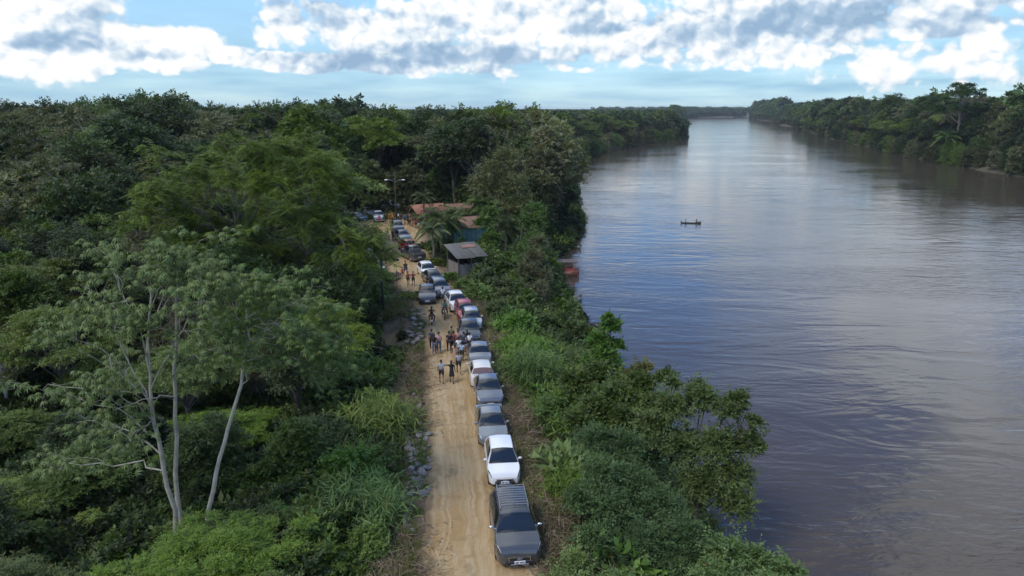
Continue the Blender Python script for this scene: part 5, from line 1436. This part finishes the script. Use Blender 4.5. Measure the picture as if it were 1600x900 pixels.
# ------------------------------------------------------------------ motorcycles
def moto(loc, yaw, pcol, label, group='motorcycles', lean=0.0):
    root = empty('motorcycle', loc, yaw, label, 'motorcycle', group); root.rotation_euler = (0, lean, yaw)
    for y in (-.62, .62):
        g = MB(); g.lathe([(.22, -.04), (.29, -.045), (.315, 0), (.29, .045), (.22, .04)], 18, 'X'); w_ = g.obj('wheel', RUBBER, root, True, loc=(0, y, .315))
        g = MB(); g.lathe([(.21, -.02), (.23, 0), (.21, .02)], 16, 'X'); g.lathe([(.05, -.05), (.05, .05)], 8, 'X')
        for i in range(6): g.tube([(0, 0, 0), (0, .21 * math.cos(i * PI / 3), .21 * math.sin(i * PI / 3))], .008, 4)
        g.obj('rim', RIM, w_)
    g = MB(); g.tube([(0, -.62, .315), (0, -.15, .38), (0, .1, .36), (0, .42, .80)], .035, 6); g.tube([(0, -.15, .38), (0, -.35, .72), (0, .36, .76)], .025, 6); g.ball((0, .02, .42), (.12, .18, .14), 10, 6); g.tube([(.13, .1, .3), (.15, -.6, .34)], [.03, .045], 7); g.obj('frame', BLACK, root, True)
    g = MB(); g.ball((0, .18, .80), (.13, .24, .12), 12, 8); g.obj('fuel_tank', PT[pcol], root, True)
    g = MB(); g.box((0, -.30, .79), (.22, .62, .09), bev=.03); g.obj('seat', BLACK, root)
    g = MB()
    for s_ in (-1, 1): g.tube([(s_ * .07, .62, .315), (s_ * .07, .42, .92)], .02, 6)
    g.obj('fork', CHROME, root)
    g = MB(); g.tube([(-.36, .26, 1.02), (-.2, .38, 1.0), (.2, .38, 1.0), (.36, .26, 1.02)], .015, 6); g.obj('handlebar', BLACK, root)
    g = MB(); g.ball((0, .50, .88), (.09, .07, .09), 10, 6); g.obj('headlight', LAMP, root, True)
    g = MB(); g.tube([(0, -.60, .66), (0, -.78, .62), (0, -.92, .48)], [.08, .09, .05], 8); g.obj('rear_fender', PT[pcol], root, True)
    g = MB(); g.box((0, -.90, .62), (.15, .03, .06)); g.obj('tail_light', TAIL, root)
    g = MB(); g.box((0, -.95, .50), (.20, .015, .14)); g.obj('number_plate', PLATE, root)
    return root
def rider(loc, yaw, top, bottom, label, yoff=-.28, h=1.66, **k_):
    p_ = Vector(loc) + Matrix.Rotation(yaw, 3, 'Z') @ Vector((0, yoff, 0)); p_.z = loc[2] - .02
    return person(p_, yaw, 'ride', top, bottom, label, h, group='people on motorcycles', **k_)
q = at(675, 505, .03); moto(q, .1, 'black', 'dark motorcycle with white number plate ridden up the left side of the road')
rider(q, .1, 'black', 'wine', 'woman with long dark hair riding the dark motorcycle up the road', long=True, cloth='trousers')
q = at(695, 496, .03); moto(q, PI + .1, 'red', 'red motorcycle near the navy saloon, ridden by a figure in teal')
rider(q, PI + .1, 'teal', 'black', 'man in teal-green shirt on the red motorcycle', cloth='trousers')
GB = 'motorcycles parked on the left verge'
for i, (px, py) in enumerate(((601, 441), (605, 440), (609, 440), (613, 439), (617, 438))):
    q = at(px, py, 0); q.z = max(0, ghf(q.x, q.y))
    moto(q, 1.9 + .12 * i, ['black', 'navy', 'black', 'wine', 'dark_grey'][i], ['leftmost parked motorcycle of the row beside the dark pole', 'navy parked motorcycle, second from the left by the pole', 'black parked motorcycle in the middle of the row', 'dark red parked motorcycle, second from the right of the row', 'grey parked motorcycle at the right end, beside the short post'][i], GB, .12)

# ------------------------------------------------------------------ poles
WOODP = mat('pole_dark', (.045, .042, .04), .85, var=.3); CONC = mat('pole_concrete', (.33, .32, .30), .85, var=.2)
def pole(px, py, ptop, label, arm, m_, lamps=0, bw=.14):
    q = at(px, py, 0); q.z = ghf(q.x, q.y); d = q.y; top = atd(px, ptop, d).z - q.z
    root = empty('utility_pole', q, 0, label, 'utility pole')
    g = MB(); g.tube([(0, 0, -.3), (0, 0, top)], [bw, bw * .62], 10); g.obj('post', m_, root, True)
    if arm:
        g = MB(); g.box((0, 0, top - .25), (arm, .10, .12), rz=-.15); g.tube([(-arm * .3, .08, top - .3), (0, .08, top - .9)], .02, 5); g.tube([(arm * .3, .08, top - .3), (0, .08, top - .9)], .02, 5); g.obj('crossarm', m_, root)
        for x in (-.45, -.15, .2, .45):
            g = MB(); g.lathe([(.001, .16), (.04, .15), (.05, .10), (.03, .08), (.05, .05), (.03, 0)], 8, 'Z', (x * arm, -.15 * x * arm, top - .18)); g.obj('insulator', CONC, root, True)
    for s_ in (([-1, 1][:lamps]) if lamps else []):
        g = MB(); g.tube([(0, 0, top * .80), (s_ * .6, -.1, top * .80 + .4), (s_ * 1.1, -.2, top * .80 + .45)], .03, 6); ar = g.obj('lamp_arm', CONC, root, True)
        g = MB(); g.ball((s_ * 1.35, -.25, top * .80 + .44), (.32, .14, .08), 10, 6); g.obj('lamp_head', mat('lamp_glass', (.8, .82, .82), .3), ar, True)
    return root
pole(599, 484, 401, 'dark utility pole with a long crossarm on the left road edge, below the feathery tree', 3.4, WOODP)
pole(620, 352, 268, 'tall thin pole with two street lamps beside the shelter and the side-on white pickup', 0, WOODP, 2, .11)
q = at(620, 442, 0); g = MB(); g.tube([(q.x, q.y, -.3), (q.x + .05, q.y, 1.35)], .07, 7); setp(g.obj('fence_post', WOODP), 'short dark wooden post at the right end of the parked motorcycles', 'post')

# ------------------------------------------------------------------ houses
TEAL = mat('teal_board', (.12, .25, .25), .8, var=.35, bump=.4); PLANKW = mat('weathered_plank', (.22, .205, .185), .9, var=.35, bump=.5)
RUST = mat('rust_roof', (.22, .12, .085), .75, var=.55, bump=.3, bscale=6); TERRA = mat('terracotta_roof', (.30, .14, .09), .8, var=.55, bump=.4, bscale=9)
FIBRE = mat('grey_roof', (.125, .12, .112), .9, var=.30, bump=.4, bscale=8); DARKIN = mat('dark_interior', (.02, .018, .016), .95); WBEAM = mat('timber', (.12, .09, .065), .9, var=.3)
def corrugated(w, d, m_, parent, loc, rot, wave=.18, amp=.03, nm='roof', panels=4, sub='roof_panel'):
    rf_ = None
    rf_ = empty(nm, loc, 0); rf_.rotation_euler = rot; rf_.parent = parent
    pw = w / panels
    n_ = max(8, int(pw / wave * 6)); xs_ = [pw * i / n_ for i in range(n_ + 1)]
    vs, fs_ = [], []
    for lay, dz_ in ((0, 0), (1, -.012)):
        for yy in (0, -d):
            for x_ in xs_: vs.append((x_, yy, amp * math.sin(2 * PI * x_ / wave) + dz_))
    k_ = n_ + 1
    for i in range(n_):
        fs_.append((i, i + 1, k_ + i + 1, k_ + i)); fs_.append((2 * k_ + i, 3 * k_ + i, 3 * k_ + i + 1, 2 * k_ + i + 1)); fs_.append((k_ + i, k_ + i + 1, 3 * k_ + i + 1, 3 * k_ + i))
    b_ = MB().add(vs, fs_); me = b_.mesh(sub, True)
    for i in range(panels): link(sub, me, m_, rf_, (i * pw - w / 2, 0, (i % 2) * .008), (rnd.uniform(-.01, .01), rnd.uniform(-.008, .008), 0))
    return rf_
def boards(n, w, h, m_, parent, p0, p1, gap=.03, nm='wall', jag=.0, sub='plank'):
    """a wall of upright boards from p0 to p1 (local x, y)"""
    a = Vector((p0[0], p0[1], 0)); b_ = Vector((p1[0], p1[1], 0)); d = b_ - a; L_ = d.length; ang = math.atan2(d.y, d.x)
    wl = MB(); wl.box((L_ / 2, .05, h / 2), (L_, .02, h)); w_ = wl.obj(nm, DARKIN, parent); w_.location = a; w_.rotation_euler = (0, 0, ang)
    nb_ = int(L_ / w); bm_ = MB(); bm_.box((0, 0, .5), (w - gap, .03, 1.0)); me = bm_.mesh(sub)
    for i in range(nb_):
        hh = h * (1 - jag * rnd.random())
        link(sub, me, m_, w_, ((i + .5) * L_ / nb_, rnd.uniform(-.012, .012), 0), (0, rnd.uniform(-.01, .01), 0), (1, 1, hh))
    return w_
# teal plank house with a rusty gable roof
q = at(722, 396, -.3); gz = ghf(q.x, q.y) + .75; HR = .50
hs = empty('plank_house', (q.x + .1, q.y + 1.6, gz), HR, 'teal-painted upright plank house with a rust-red metal roof behind the grey-roofed shed', 'house', None, (.85, .9, 1.0))
for (px, py, s_, kd) in ((752, 438, 1.1, 'leafy'), (764, 425, 1.7, 'leafy'), (700, 442, .9, 'vine'), (750, 408, 1.3, 'leafy'), (757, 396, 1.5, 'leafy')):
    q2 = at(px, py, -.3); bush(kd, 1, (q2.x, q2.y, ghf(q2.x, q2.y) - .1), s_, px, 'leaf_mid', 'bushes around the houses and the clearing')
boards(20, .20, 3.1, TEAL, hs, (-2.6, -2.2), (3.0, -2.2))
for x_, y_ in ((-2.5, -2.1), (.2, -2.1), (2.9, -2.1), (-2.5, 3.1), (2.9, 3.1)):
    g = MB(); g.box((x_, y_, -.5), (.16, .16, 1.0)); g.obj('stilt', WBEAM, hs); boards(20, .20, 3.1, TEAL, hs, (-2.6, 3.2), (-2.6, -2.2)); boards(20, .20, 3.1, TEAL, hs, (3.0, -2.2), (3.0, 3.2)); boards(20, .20, 3.1, TEAL, hs, (3.0, 3.2), (-2.6, 3.2))
corrugated(6.6, 3.4, RUST, hs, (.2, .5, 4.15), (.32, 0, 0)); corrugated(6.6, 3.4, RUST, hs, (.2, .5, 4.15), (.32, 0, PI))
g = MB(); g.box((.2, -2.15, 3.05), (5.9, .12, .14)); g.box((.2, .5, 4.08), (6.5, .16, .10)); g.obj('beam', WBEAM, hs)
for sx in (-2.6, 3.0):
    g = MB(); g.add([(sx, -2.2, 3.1), (sx, 3.2, 3.1), (sx, .5, 4.05), (sx + .05, -2.2, 3.1), (sx + .05, 3.2, 3.1), (sx + .05, .5, 4.05)], [(0, 1, 2), (3, 5, 4), (0, 2, 5, 3), (1, 4, 5, 2)]); g.obj('gable', TEAL, hs)
# plank shed with a grey mono-pitch roof
q = at(722, 434, -.4); gz = ghf(q.x, q.y)
sh_ = empty('plank_shed', (q.x + .3, q.y + 1.2, gz), .50, 'weathered plank shed with a sagging grey corrugated roof beside the dark pickup', 'shed', None, (.78, .78, .9))
boards(16, .20, 1.75, PLANKW, sh_, (-1.9, -1.7), (2.1, -1.7), jag=.18); boards(16, .20, 1.9, PLANKW, sh_, (2.1, -1.7), (2.1, 1.9), jag=.1); boards(16, .20, 1.9, PLANKW, sh_, (-1.9, 1.9), (-1.9, -1.7), jag=.1); boards(16, .2, 3.0, PLANKW, sh_, (2.1, 1.9), (-1.9, 1.9), jag=.05)
for x_, y_, h_ in ((-1.9, -1.8, 2.55), (2.1, -1.8, 2.55), (-1.9, 1.95, 3.5), (2.1, 1.95, 3.5), (.1, -1.8, 2.55)):
    g = MB(); g.box((x_, y_, h_ / 2), (.13, .13, h_)); g.obj('post', WBEAM, sh_)
corrugated(5.0, 4.9, FIBRE, sh_, (.1, 2.3, 3.68), (.24, 0, 0), wave=.22, panels=5)
g = MB(); g.box((.1, 1.95, 3.5), (4.6, .12, .12)); g.box((.1, -1.8, 2.58), (4.6, .12, .12)); g.obj('beam', WBEAM, sh_)
g = MB(); g.box((.9, .9, 3.43), (2.2, .9, .02), M=Matrix.Rotation(.24, 4, 'X')); g.obj('rusty_patch', RUST, sh_)
# terracotta-roofed open shelter
q = at(662, 356, -.1); gz = ghf(q.x, q.y)
sl = empty('open_shelter', (q.x + .4, q.y + 2.0, gz), .50, 'open-sided wooden shelter with a terracotta-red roof where people gather, left of the palms', 'shelter')
for x_, y_ in ((-2.4, -2), (0, -2), (2.4, -2), (-2.4, 2.2), (0, 2.2), (2.4, 2.2)):
    g = MB(); g.tube([(x_, y_, -.2), (x_, y_, 2.5)], .08, 7); g.obj('post', WBEAM, sl)
corrugated(5.6, 3.1, TERRA, sl, (0, .1, 3.45), (.36, 0, 0), wave=.2, panels=5); corrugated(5.6, 3.1, TERRA, sl, (0, .1, 3.45), (.36, 0, PI), wave=.2, panels=5)
g = MB(); g.box((0, -2, 2.5), (5.2, .12, .14)); g.box((0, 2.2, 2.5), (5.2, .12, .14)); g.box((0, .1, 3.35), (5.4, .14, .12)); g.obj('beam', WBEAM, sl)
# second brown metal roof behind the palms
q = at(706, 350, -.2); gz = ghf(q.x, q.y)
s2 = empty('plank_house', (q.x + .5, q.y + 6, gz), .45, 'low brown-roofed hut behind the palms, between shelter and teal house', 'house')
boards(16, .2, 2.4, PLANKW, s2, (-3, -2), (3, -2)); boards(16, .2, 2.4, PLANKW, s2, (-3, 2), (-3, -2)); boards(16, .2, 2.4, PLANKW, s2, (3, -2), (3, 2))
corrugated(7, 2.7, mat('brown_roof', (.23, .14, .10), .85, var=.3), s2, (0, 0, 3.3), (.34, 0, 0)); corrugated(7, 2.7, MATS['brown_roof'], s2, (0, 0, 3.3), (.34, 0, PI))
# loose yellow planks by the shed
for i, (px, py, a, ln) in enumerate(((722, 447, .55, 3.2), (726, 450, .48, 2.6), (716, 451, .75, 1.8), (735, 444, .4, 2.4))):
    q = at(px, py, -.2); g = MB(); g.box((0, 0, .05), (ln, .2, .05)); setp(g.obj('loose_plank', mat('fresh_timber', (.50, .40, .25), .8, var=.25), loc=(q.x, q.y, ghf(q.x, q.y) + .03 + .02 * i), rot=(0, 0, a)),
        ['long pale plank lying below the shed, topmost', 'pale plank lying lowest below the shed', 'short pale plank at the left end of the pile below the shed', 'pale plank at the right end of the pile below the shed'][i], 'plank', 'loose planks below the shed')
# cut logs and branches on the left verge
for i, (px, py, a, ln, r_) in enumerate(((632, 459, .15, 3.0, .10), (638, 462, -.1, 2.2, .09), (628, 466, .3, 2.4, .07), (641, 468, .05, 1.8, .06))):
    q = at(px, py, 0); g = MB(); g.tube([(-ln / 2, 0, .1), (0, .12, .16), (ln / 2, 0, .12)], [r_, r_ * .9, r_ * .6], 8); g.tube([(0, .1, .15), (ln * .3, .5, .3)], [r_ * .5, r_ * .2], 6)
    setp(g.obj('cut_log', BARK, loc=(q.x, q.y, .02), rot=(0, 0, a)), ['thickest cut log on the left verge, farthest of the pile', 'cut log of the left verge pile, second nearest the road', 'thin leaning branch at the left of the log pile', 'short thin branch nearest the camera in the log pile'][i], 'log', 'cut logs on the left verge')

# ------------------------------------------------------------------ palms
FROND = leafmat('palm_frond', (.050, .085, .022), (.105, .150, .040), transl=.25, yellow=.05)
def palm_mesh(seed, n=17, Lf=3.0):
    r = np.random.default_rng(seed); out = []; mb = MB()
    for i in range(n):
        a = i * 2.39996 + r.normal() * .15; e = 1.15 - 1.5 * (i / n) + r.normal() * .1; Lq = Lf * (.85 + .3 * r.random())
        pts = []
        for k_ in range(11):
            t = k_ / 10; rr_2 = Lq * t; pts.append(Vector((math.cos(a) * rr_2 * math.cos(e) * (1 - .15 * t), math.sin(a) * rr_2 * math.cos(e) * (1 - .15 * t), math.sin(e) * rr_2 - Lq * .55 * t * t)))
        mb.tube(pts, [.03 * (1 - .8 * k_ / 10) for k_ in range(11)], 4, False)
        for k_ in range(34):
            t = .12 + .86 * k_ / 33; j = min(9, int(t * 10)); p_ = pts[j].lerp(pts[j + 1], t * 10 - j); tg = (pts[j + 1] - pts[j]).normalized()
            sd_ = tg.cross(Vector((0, 0, 1))).normalized()
            for s_ in (-1, 1):
                ax = sd_ * s_ + tg * .55 + Vector((0, 0, -.45 + r.normal() * .12))
                out.append((p_, ax, Vector((0, 0, 1)) + sd_ * s_ * .3, .75 * math.sin(PI * min(1, .2 + t * .75)) ** .6))
    v = leaves(np.array([tuple(o_[0]) for o_ in out]), np.array([tuple(o_[1]) for o_ in out]), np.array([tuple(o_[2]) for o_ in out]), np.array([o_[3] for o_ in out]), np.full(len(out), .085), .1)
    return leafmesh('palm_fronds', v), mb.mesh('palm_ribs')
PMS = [palm_mesh(1), palm_mesh(2)]
def palm(px, py, d, sc, label, var=0):
    c_ = atd(px, py, d); gz_ = ghf(c_.x, c_.y); root = empty('palm_tree', (c_.x, c_.y, gz_), rnd.uniform(0, 6), label, 'palm'); h = c_.z - gz_
    g = MB(); g.tube([(0, 0, -.3), (.1, 0, h * .3), (.05, .05, h * .7), (0, 0, h)], [.2, .15, .13, .12], 8); g.obj('trunk', BARK, root, True)
    f_ = link('fronds', PMS[var][0], FROND, root, (0, 0, h), (0, 0, 0), (sc, sc, sc)); link('frond_ribs', PMS[var][1], FROND, f_)
palm(688, 338, 87, 1.25, 'largest coconut palm with arching fronds in front of the terracotta shelter roof', 0)
palm(700, 348, 90, 1.15, 'dense palm in front of the brown-roofed hut, right of the largest palm', 0)
palm(735, 338, 95, 1.2, 'palm whose fronds hang over the ridge of the rust-red roof', 1)
palm(676, 358, 84, 1.0, 'lower palm at the left of the pair in front of the shelter', 1)
palm(790, 350, 92, 1.15, 'pale-fronded palm right of the teal house, against the tangled tree', 1)
palm(752, 318, 96, 1.1, 'yellow-green palm just above the rust-red roof', 0)
palm(662, 308, 108, .9, 'small palm behind the street lamps at the back of the clearing', 1)
palm(1480, 213, 300, 2.2, 'palm with drooping crown on the right river bank, below the tallest tree', 0)

# ------------------------------------------------------------------ rocks
def rock_mesh(seed):
    r = np.random.default_rng(seed); bm = bmesh.new(); bmesh.ops.create_icosphere(bm, subdivisions=2, radius=.5)
    for _ in range(7):
        n_ = Vector(r.normal(size=3)).normalized(); dd = .26 + .16 * r.random()
        for v in bm.verts:
            q_ = v.co.dot(n_)
            if q_ > dd: v.co -= n_ * (q_ - dd) * .92
    for v in bm.verts: v.co += v.co.normalized() * .03 * mnoise.noise(v.co * 4 + Vector((seed, 0, 0))); v.co.z *= .68
    me = bpy.data.meshes.new('rock'); bm.to_mesh(me); bm.free(); return me
RKS = [rock_mesh(i) for i in range(6)]
ROCK = mat('rock_grey', (.20, .185, .175), .9, var=.5, bump=.6, bscale=7); ROCKP = mat('rock_pale', (.42, .39, .35), .9, var=.3, bump=.6, bscale=7)
RL_ = []
def rocks(n, px0, px1, py0, py1, s0, s1, grp, m_=ROCK, skew=0.0):
    got = []
    for _ in range(n * 30):
        if len(got) >= n: break
        py = rnd.uniform(py0, py1); t = (py - py0) / max(1, py1 - py0); px = rnd.triangular(px0, px1) + skew * (t - .5)
        q = at(px, py, 0); s_ = rnd.uniform(s0, s1)
        if any((q.x - a) ** 2 + (q.y - b_) ** 2 < (.40 * (s_ + c_)) ** 2 for a, b_, c_ in got): continue
        got.append((q.x, q.y, s_)); l_, r__ = road_x(q.y); z_ = max(ghf(q.x, q.y), -.02) if l_ < q.x < r__ else ghf(q.x, q.y)
        o_ = link('rock', RKS[rnd.randrange(6)], m_, None, (q.x, q.y, z_ + .24 * s_), (rnd.uniform(-.3, .3), rnd.uniform(-.3, .3), rnd.uniform(0, 6.28)), (s_ * rnd.uniform(.9, 1.3), s_, s_ * rnd.uniform(.8, 1.1)))
        setp(o_, None, 'rock', grp); RL_.append((o_, px, py, s_, grp, m_))
GRK = 'grey rocks heaped on the left road edge'
rocks(58, 634, 672, 668, 775, .26, .58, GRK); rocks(10, 612, 652, 765, 800, .3, .55, GRK); rocks(5, 622, 650, 800, 835, .3, .45, GRK); rocks(8, 650, 668, 625, 665, .2, .4, GRK)
rocks(34, 634, 664, 485, 535, .3, .7, GRK); rocks(4, 640, 660, 590, 625, .2, .3, GRK)
rocks(9, 852, 884, 808, 858, .22, .42, 'pale stones beside the parked cars', ROCKP)

# ------------------------------------------------------------------ boats
def hull(L_, W_, H_, n=12, thick=.04, flat=.6, bow=.35):
    """open boat: loft, bow at +X"""
    mb = MB(); vs = []; 
    prof = [(1, 1), (.92, .55), (flat, .06), (0, 0)]
    for i in range(n + 1):
        t = i / n; w_ = W_ / 2 * (1 - max(0, (t - .55) / .45) ** 2.2 * .96) * (.82 + .18 * min(1, t / .25)); sh_ = H_ * (1 + bow * max(0, (t - .6) / .4) ** 2)
        row = [(k_ * w_, H_ * 0 + z_ * sh_ + (1 - z_) * .25 * H_ * max(0, (t - .75) / .25) ** 2) for k_, z_ in prof]
        ring = row + [(-a, b_) for a, b_ in row[::-1][1:]]
        inner = [(a * .90 if abs(a) > .01 else 0, max(b_, .06) if b_ < sh_ * .9 else b_) for a, b_ in ring[::-1]]
        for a, b_ in ring + inner: vs.append((L_ * (t - .5), a, b_))
    k_ = 14
    fs_ = [(i * k_ + j, i * k_ + (j + 1) % k_, (i + 1) * k_ + (j + 1) % k_, (i + 1) * k_ + j) for i in range(n) for j in range(k_)]
    fs_ += [tuple(range(k_)), tuple(n * k_ + j for j in range(k_))]
    return mb.add(vs, fs_)
HULLB = mat('hull_brown', (.30, .12, .075), .7, var=.3, bump=.3); HULLD = mat('hull_dark', (.03, .028, .03), .6); HULLG = mat('hull_weathered', (.20, .19, .18), .8, var=.3)
q = at(1080, 349, WATER)
rt = empty('canoe', (q.x, q.y, WATER - .12), -.12, 'long dark motor canoe crossing the open river with two people aboard', 'canoe')
hull(3.8, .62, .28, bow=1.0).obj('hull', HULLD, rt, True)
for x_ in (-1.1, 0, 1.0): g = MB(); g.box((x_, 0, .20), (.2, .56, .03)); g.obj('seat', HULLG, rt)
g = MB(); g.box((-1.95, 0, .36), (.22, .22, .35), bev=.05); g.tube([(-2.0, 0, .3), (-2.1, 0, -.2)], .04, 6); g.obj('outboard_motor', BLACK, rt)
person((q.x - 1.15, q.y + .13, WATER - .10 - .60), -PI / 2 - .12, 'sit', 'teal', 'black', 'figure sitting at the stern of the canoe, left one', 1.6, group='people in the canoe')
person((q.x + .95, q.y - .1, WATER - .10 - .62), -PI / 2 - .12, 'sit', 'black', 'black', 'figure sitting near the bow of the canoe, right one', 1.7, group='people in the canoe')
# pale broken wake behind the canoe: low ripples of foam lying on the water
wk = []
for i in range(46):
    t = rnd.random(); x_ = q.x - 2.2 - 3.2 * t; y_ = q.y + .25 + .35 * t + rnd.gauss(0, .12 + .25 * t); w_ = rnd.uniform(.10, .35); h_ = rnd.uniform(.03, .07)
    wk += [(x_ - w_, y_, WATER + .006), (x_, y_ - h_, WATER + .02), (x_ + w_, y_, WATER + .006), (x_, y_ + h_, WATER + .02)]
setp(link('wake', leafmesh('wake', np.array(wk)), mat('foam', (.62, .64, .66), .6)), 'short pale wake of foam behind the canoe', 'foam', None, 'stuff')
# houseboat
q = at(879, 431, WATER)
hb = empty('houseboat', (q.x, q.y, WATER - .15), .12, 'reddish brown wooden boat with a roofed open cabin moored under the bank trees', 'boat')
hull(4.6, 2.0, .95, bow=.2).obj('hull', HULLB, hb, True)
g = MB(); g.box((-.3, 0, .82), (3.9, 1.7, .06)); g.obj('deck', HULLB, hb)
for x_ in (-2.0, -.9, .3, 1.4):
    for y_ in (-.8, .8): g = MB(); g.box((x_, y_, 1.5), (.09, .09, 1.4)); g.obj('post', HULLB, hb)
g = MB(); g.box((-1.3, 0, 1.35), (1.5, 1.5, 1.05)); g.obj('cabin', mat('cabin_wood', (.17, .07, .045), .8, var=.3), hb)
for i in range(6): g = MB(); g.box((-2.1 + i * .75, 0, 2.24 + .01 * (i % 2)), (.73, 2.15, .05)); g.obj('roof_panel', mat('boat_roof', (.13, .10, .09), .8, var=.3), hb)
for s_ in (-1, 1): g = MB(); g.box((.9, s_ * .82, 1.15), (1.3, .05, .22)); g.obj('railing', mat('red_rail', (.42, .07, .05), .7), hb)
def skiff(px, py, yaw, L_, m_, label, z=WATER):
    q = at(px, py, z); r_ = empty('skiff', (q.x, q.y, z - .12), yaw, label, 'boat', 'small boats moored along the left bank')
    hull(L_, 1.15, .55).obj('hull', m_, r_, True)
    for x_ in (-.9, .1, .9): g = MB(); g.box((x_, 0, .40), (.22, .95, .03)); g.obj('seat', HULLG, r_)
    g = MB(); g.box((-L_ / 2, 0, .62), (.25, .26, .42), bev=.06); g.obj('outboard_motor', BLACK, r_)
skiff(920, 513, PI + .15, 4.2, HULLD, 'dark skiff with grey interior poking out beside the upright light-green tree')
skiff(886, 388, PI - .1, 4.4, HULLG, 'grey skiff moored above the reddish houseboat, below the overhanging tree')
skiff(878, 461, .55, 3.6, HULLD, 'small low canoe-like boat among the bank shrubs below the houseboat')
skiff(898, 471, 1.0, 3.4, HULLG, 'grey weathered skiff beside the seated figure at the bank')
q = at(893, 475, WATER); person((q.x, q.y, WATER - .05), 2.5, 'hips', 'wine', 'black', 'person in dark red standing in the shallow boat at the bank', 1.6, group='people at the bank')
# dead tree leaning out of the far left bank
q = at(1060, 214, WATER); rt = empty('dead_tree', (q.x - 3, q.y, WATER - .3), 0, 'dark dead tree leaning into the river at the tip of the far left bank', 'tree')
g = MB(); g.tube([(0, 0, 0), (2.2, 0, 4), (3.4, 0, 9)], [.5, .4, .15], 7); g.tube([(2.2, 0, 4), (6, 0, 3), (8, 0, 1.2)], [.3, .2, .1], 6); g.tube([(2.5, 0, 5), (5, .5, 7.4)], [.2, .08], 5); g.tube([(2.9, 0, 7), (1.2, 0, 10)], [.2, .08], 5); g.obj('trunk', BARK_D, rt, True)
for i in range(5):
    g = MB(); g.tube([(2 + i * .9, 0, 4.2 - i * .4), (2.4 + i * .9, .3, 5.6 - i * .5)], [.08, .03], 4); g.obj('branch', BARK_D, rt)

# ------------------------------------------------------------------ labels for the trees, bushes and rocks: look first, then neighbourhood, then order
SHAPE = {'dome': 'round-crowned', 'umbrella': 'flat-topped', 'tall': 'open-limbed', 'bank': 'bushy', 'sparse': 'thin-crowned', 'slim': 'narrow lumpy'}
TONE = {'leaf_dark': 'dark', 'leaf_mid': 'mid-green', 'leaf_light': 'light-green', 'leaf_olive': 'olive', 'leaf_grey': 'grey-green', 'leaf_feathery': 'yellow-green', 'leaf_bush': 'fresh-green', 'leaf_grass': 'pale-green', 'leaf_dry': 'straw-coloured', 'leaf_silver_green': 'silver-green'}
def label_all(items, shape, noun):
    buckets = {}
    for it in items:
        o, kd, lf, grp, words = it
        px, py, zc = proj(*o.location)
        if words: o['label'] = words; continue
        if 'right river bank' in grp: zone = 'on the right bank' + (' near frame edge' if zc < 330 else (' mid-stretch' if zc < 480 else ' far upstream'))
        elif 'left river bank' in grp: zone = 'on the left bank' + (' near the houses' if zc < 175 else (' before the bay' if zc < 300 else (' on its far point' if zc > 430 else ' behind the bay')))
        elif 'left forest' in grp: zone = 'in the left forest' + (' by the pale-limbed trees' if zc < 42 else (' round the feathery tree' if zc < 80 else (' in middle distance' if zc < 130 else ' on the skyline')))
        elif 'between the road' in grp: zone = 'between road and river' + (' by nearest cars' if zc < 36 else (' by the couple' if zc < 52 else ' by farther cars'))
        elif 'left road edge' in grp: zone = 'on left road edge' + (' by near rocks' if zc < 38 else (' across from the couple' if zc < 56 else ' by the pole'))
        else: zone = 'around the clearing'
        buckets.setdefault((kd, lf, zone), []).append((px, o))
    for (kd, lf, zone), L_ in buckets.items():
        L_.sort(key=lambda q: q[0])
        for i, (_, o) in enumerate(L_):
            if len(L_) == 1: o['label'] = 'only %s %s %s %s' % (TONE[lf], shape[kd], noun[kd], zone)
            else: o['label'] = '%s %s %s %s, %s from left' % (TONE[lf], shape[kd], noun[kd], zone, ordw(i))
label_all(TREES, SHAPE, {q_: 'tree' for q_ in SHAPE})
label_all(PLANTS, {'leafy': 'leafy', 'vine': 'low', 'cane': 'arching', 'bigleaf': 'large-leaved'}, {'leafy': 'shrub', 'vine': 'vine mound', 'cane': 'cane grass', 'bigleaf': 'plant'})
bk = {}
for o_, px, py, s_, grp, m_ in RL_:
    z_ = 'by the two riders' if py < 560 else ('opposite the grey saloon' if py < 668 else ('opposite the white hatchback' if py < 765 else 'below the main heap'))
    if 'pale' in grp: z_ = 'on the verge right of the charcoal van'
    row = 'upper' if py < {'by the two riders': 510, 'opposite the grey saloon': 645, 'opposite the white hatchback': 715, 'below the main heap': 795}.get(z_, 832) else 'lower'
    sz = 'big' if s_ > .45 else 'small'
    bk.setdefault(('pale' if 'pale' in grp else 'grey', sz, z_, row), []).append((px, o_))
for (t_, sz, z_, row), L_ in bk.items():
    L_.sort(key=lambda q: q[0])
    for i, (_, o_) in enumerate(L_): o_['label'] = '%s %s rock %s, %s half, %s from left' % (sz, t_, z_, row, ordw(i))
for o in list(S.objects):
    for k_ in ('_k', '_l'):
        if k_ in o: del o[k_]
# ------------------------------------------------------------------ air
hz = MB(); hz.add([(-10500, -350, -9), (10500, -350, -9), (10500, 10500, -9), (-10500, 10500, -9), (-10500, -350, 42), (10500, -350, 42), (10500, 10500, 42), (-10500, 10500, 42)],
    [(3, 2, 1, 0), (4, 5, 6, 7), (0, 1, 5, 4), (1, 2, 6, 5), (2, 3, 7, 6), (3, 0, 4, 7)])
m = bpy.data.materials.new('haze_air'); m.use_nodes = True; m.node_tree.nodes.clear(); k = NT(m.node_tree)
v = k.n('ShaderNodeVolumePrincipled'); v.inputs['Color'].default_value = rgb(.80, .88, .95); v.inputs['Density'].default_value = 0.00009; v.inputs['Anisotropy'].default_value = .2
o = k.n('ShaderNodeOutputMaterial'); k.put(o.inputs['Volume'], v.outputs[0])
setp(link('haze', hz.mesh('haze'), m), 'thin pale air haze over the river and forest', 'haze', None, 'stuff')
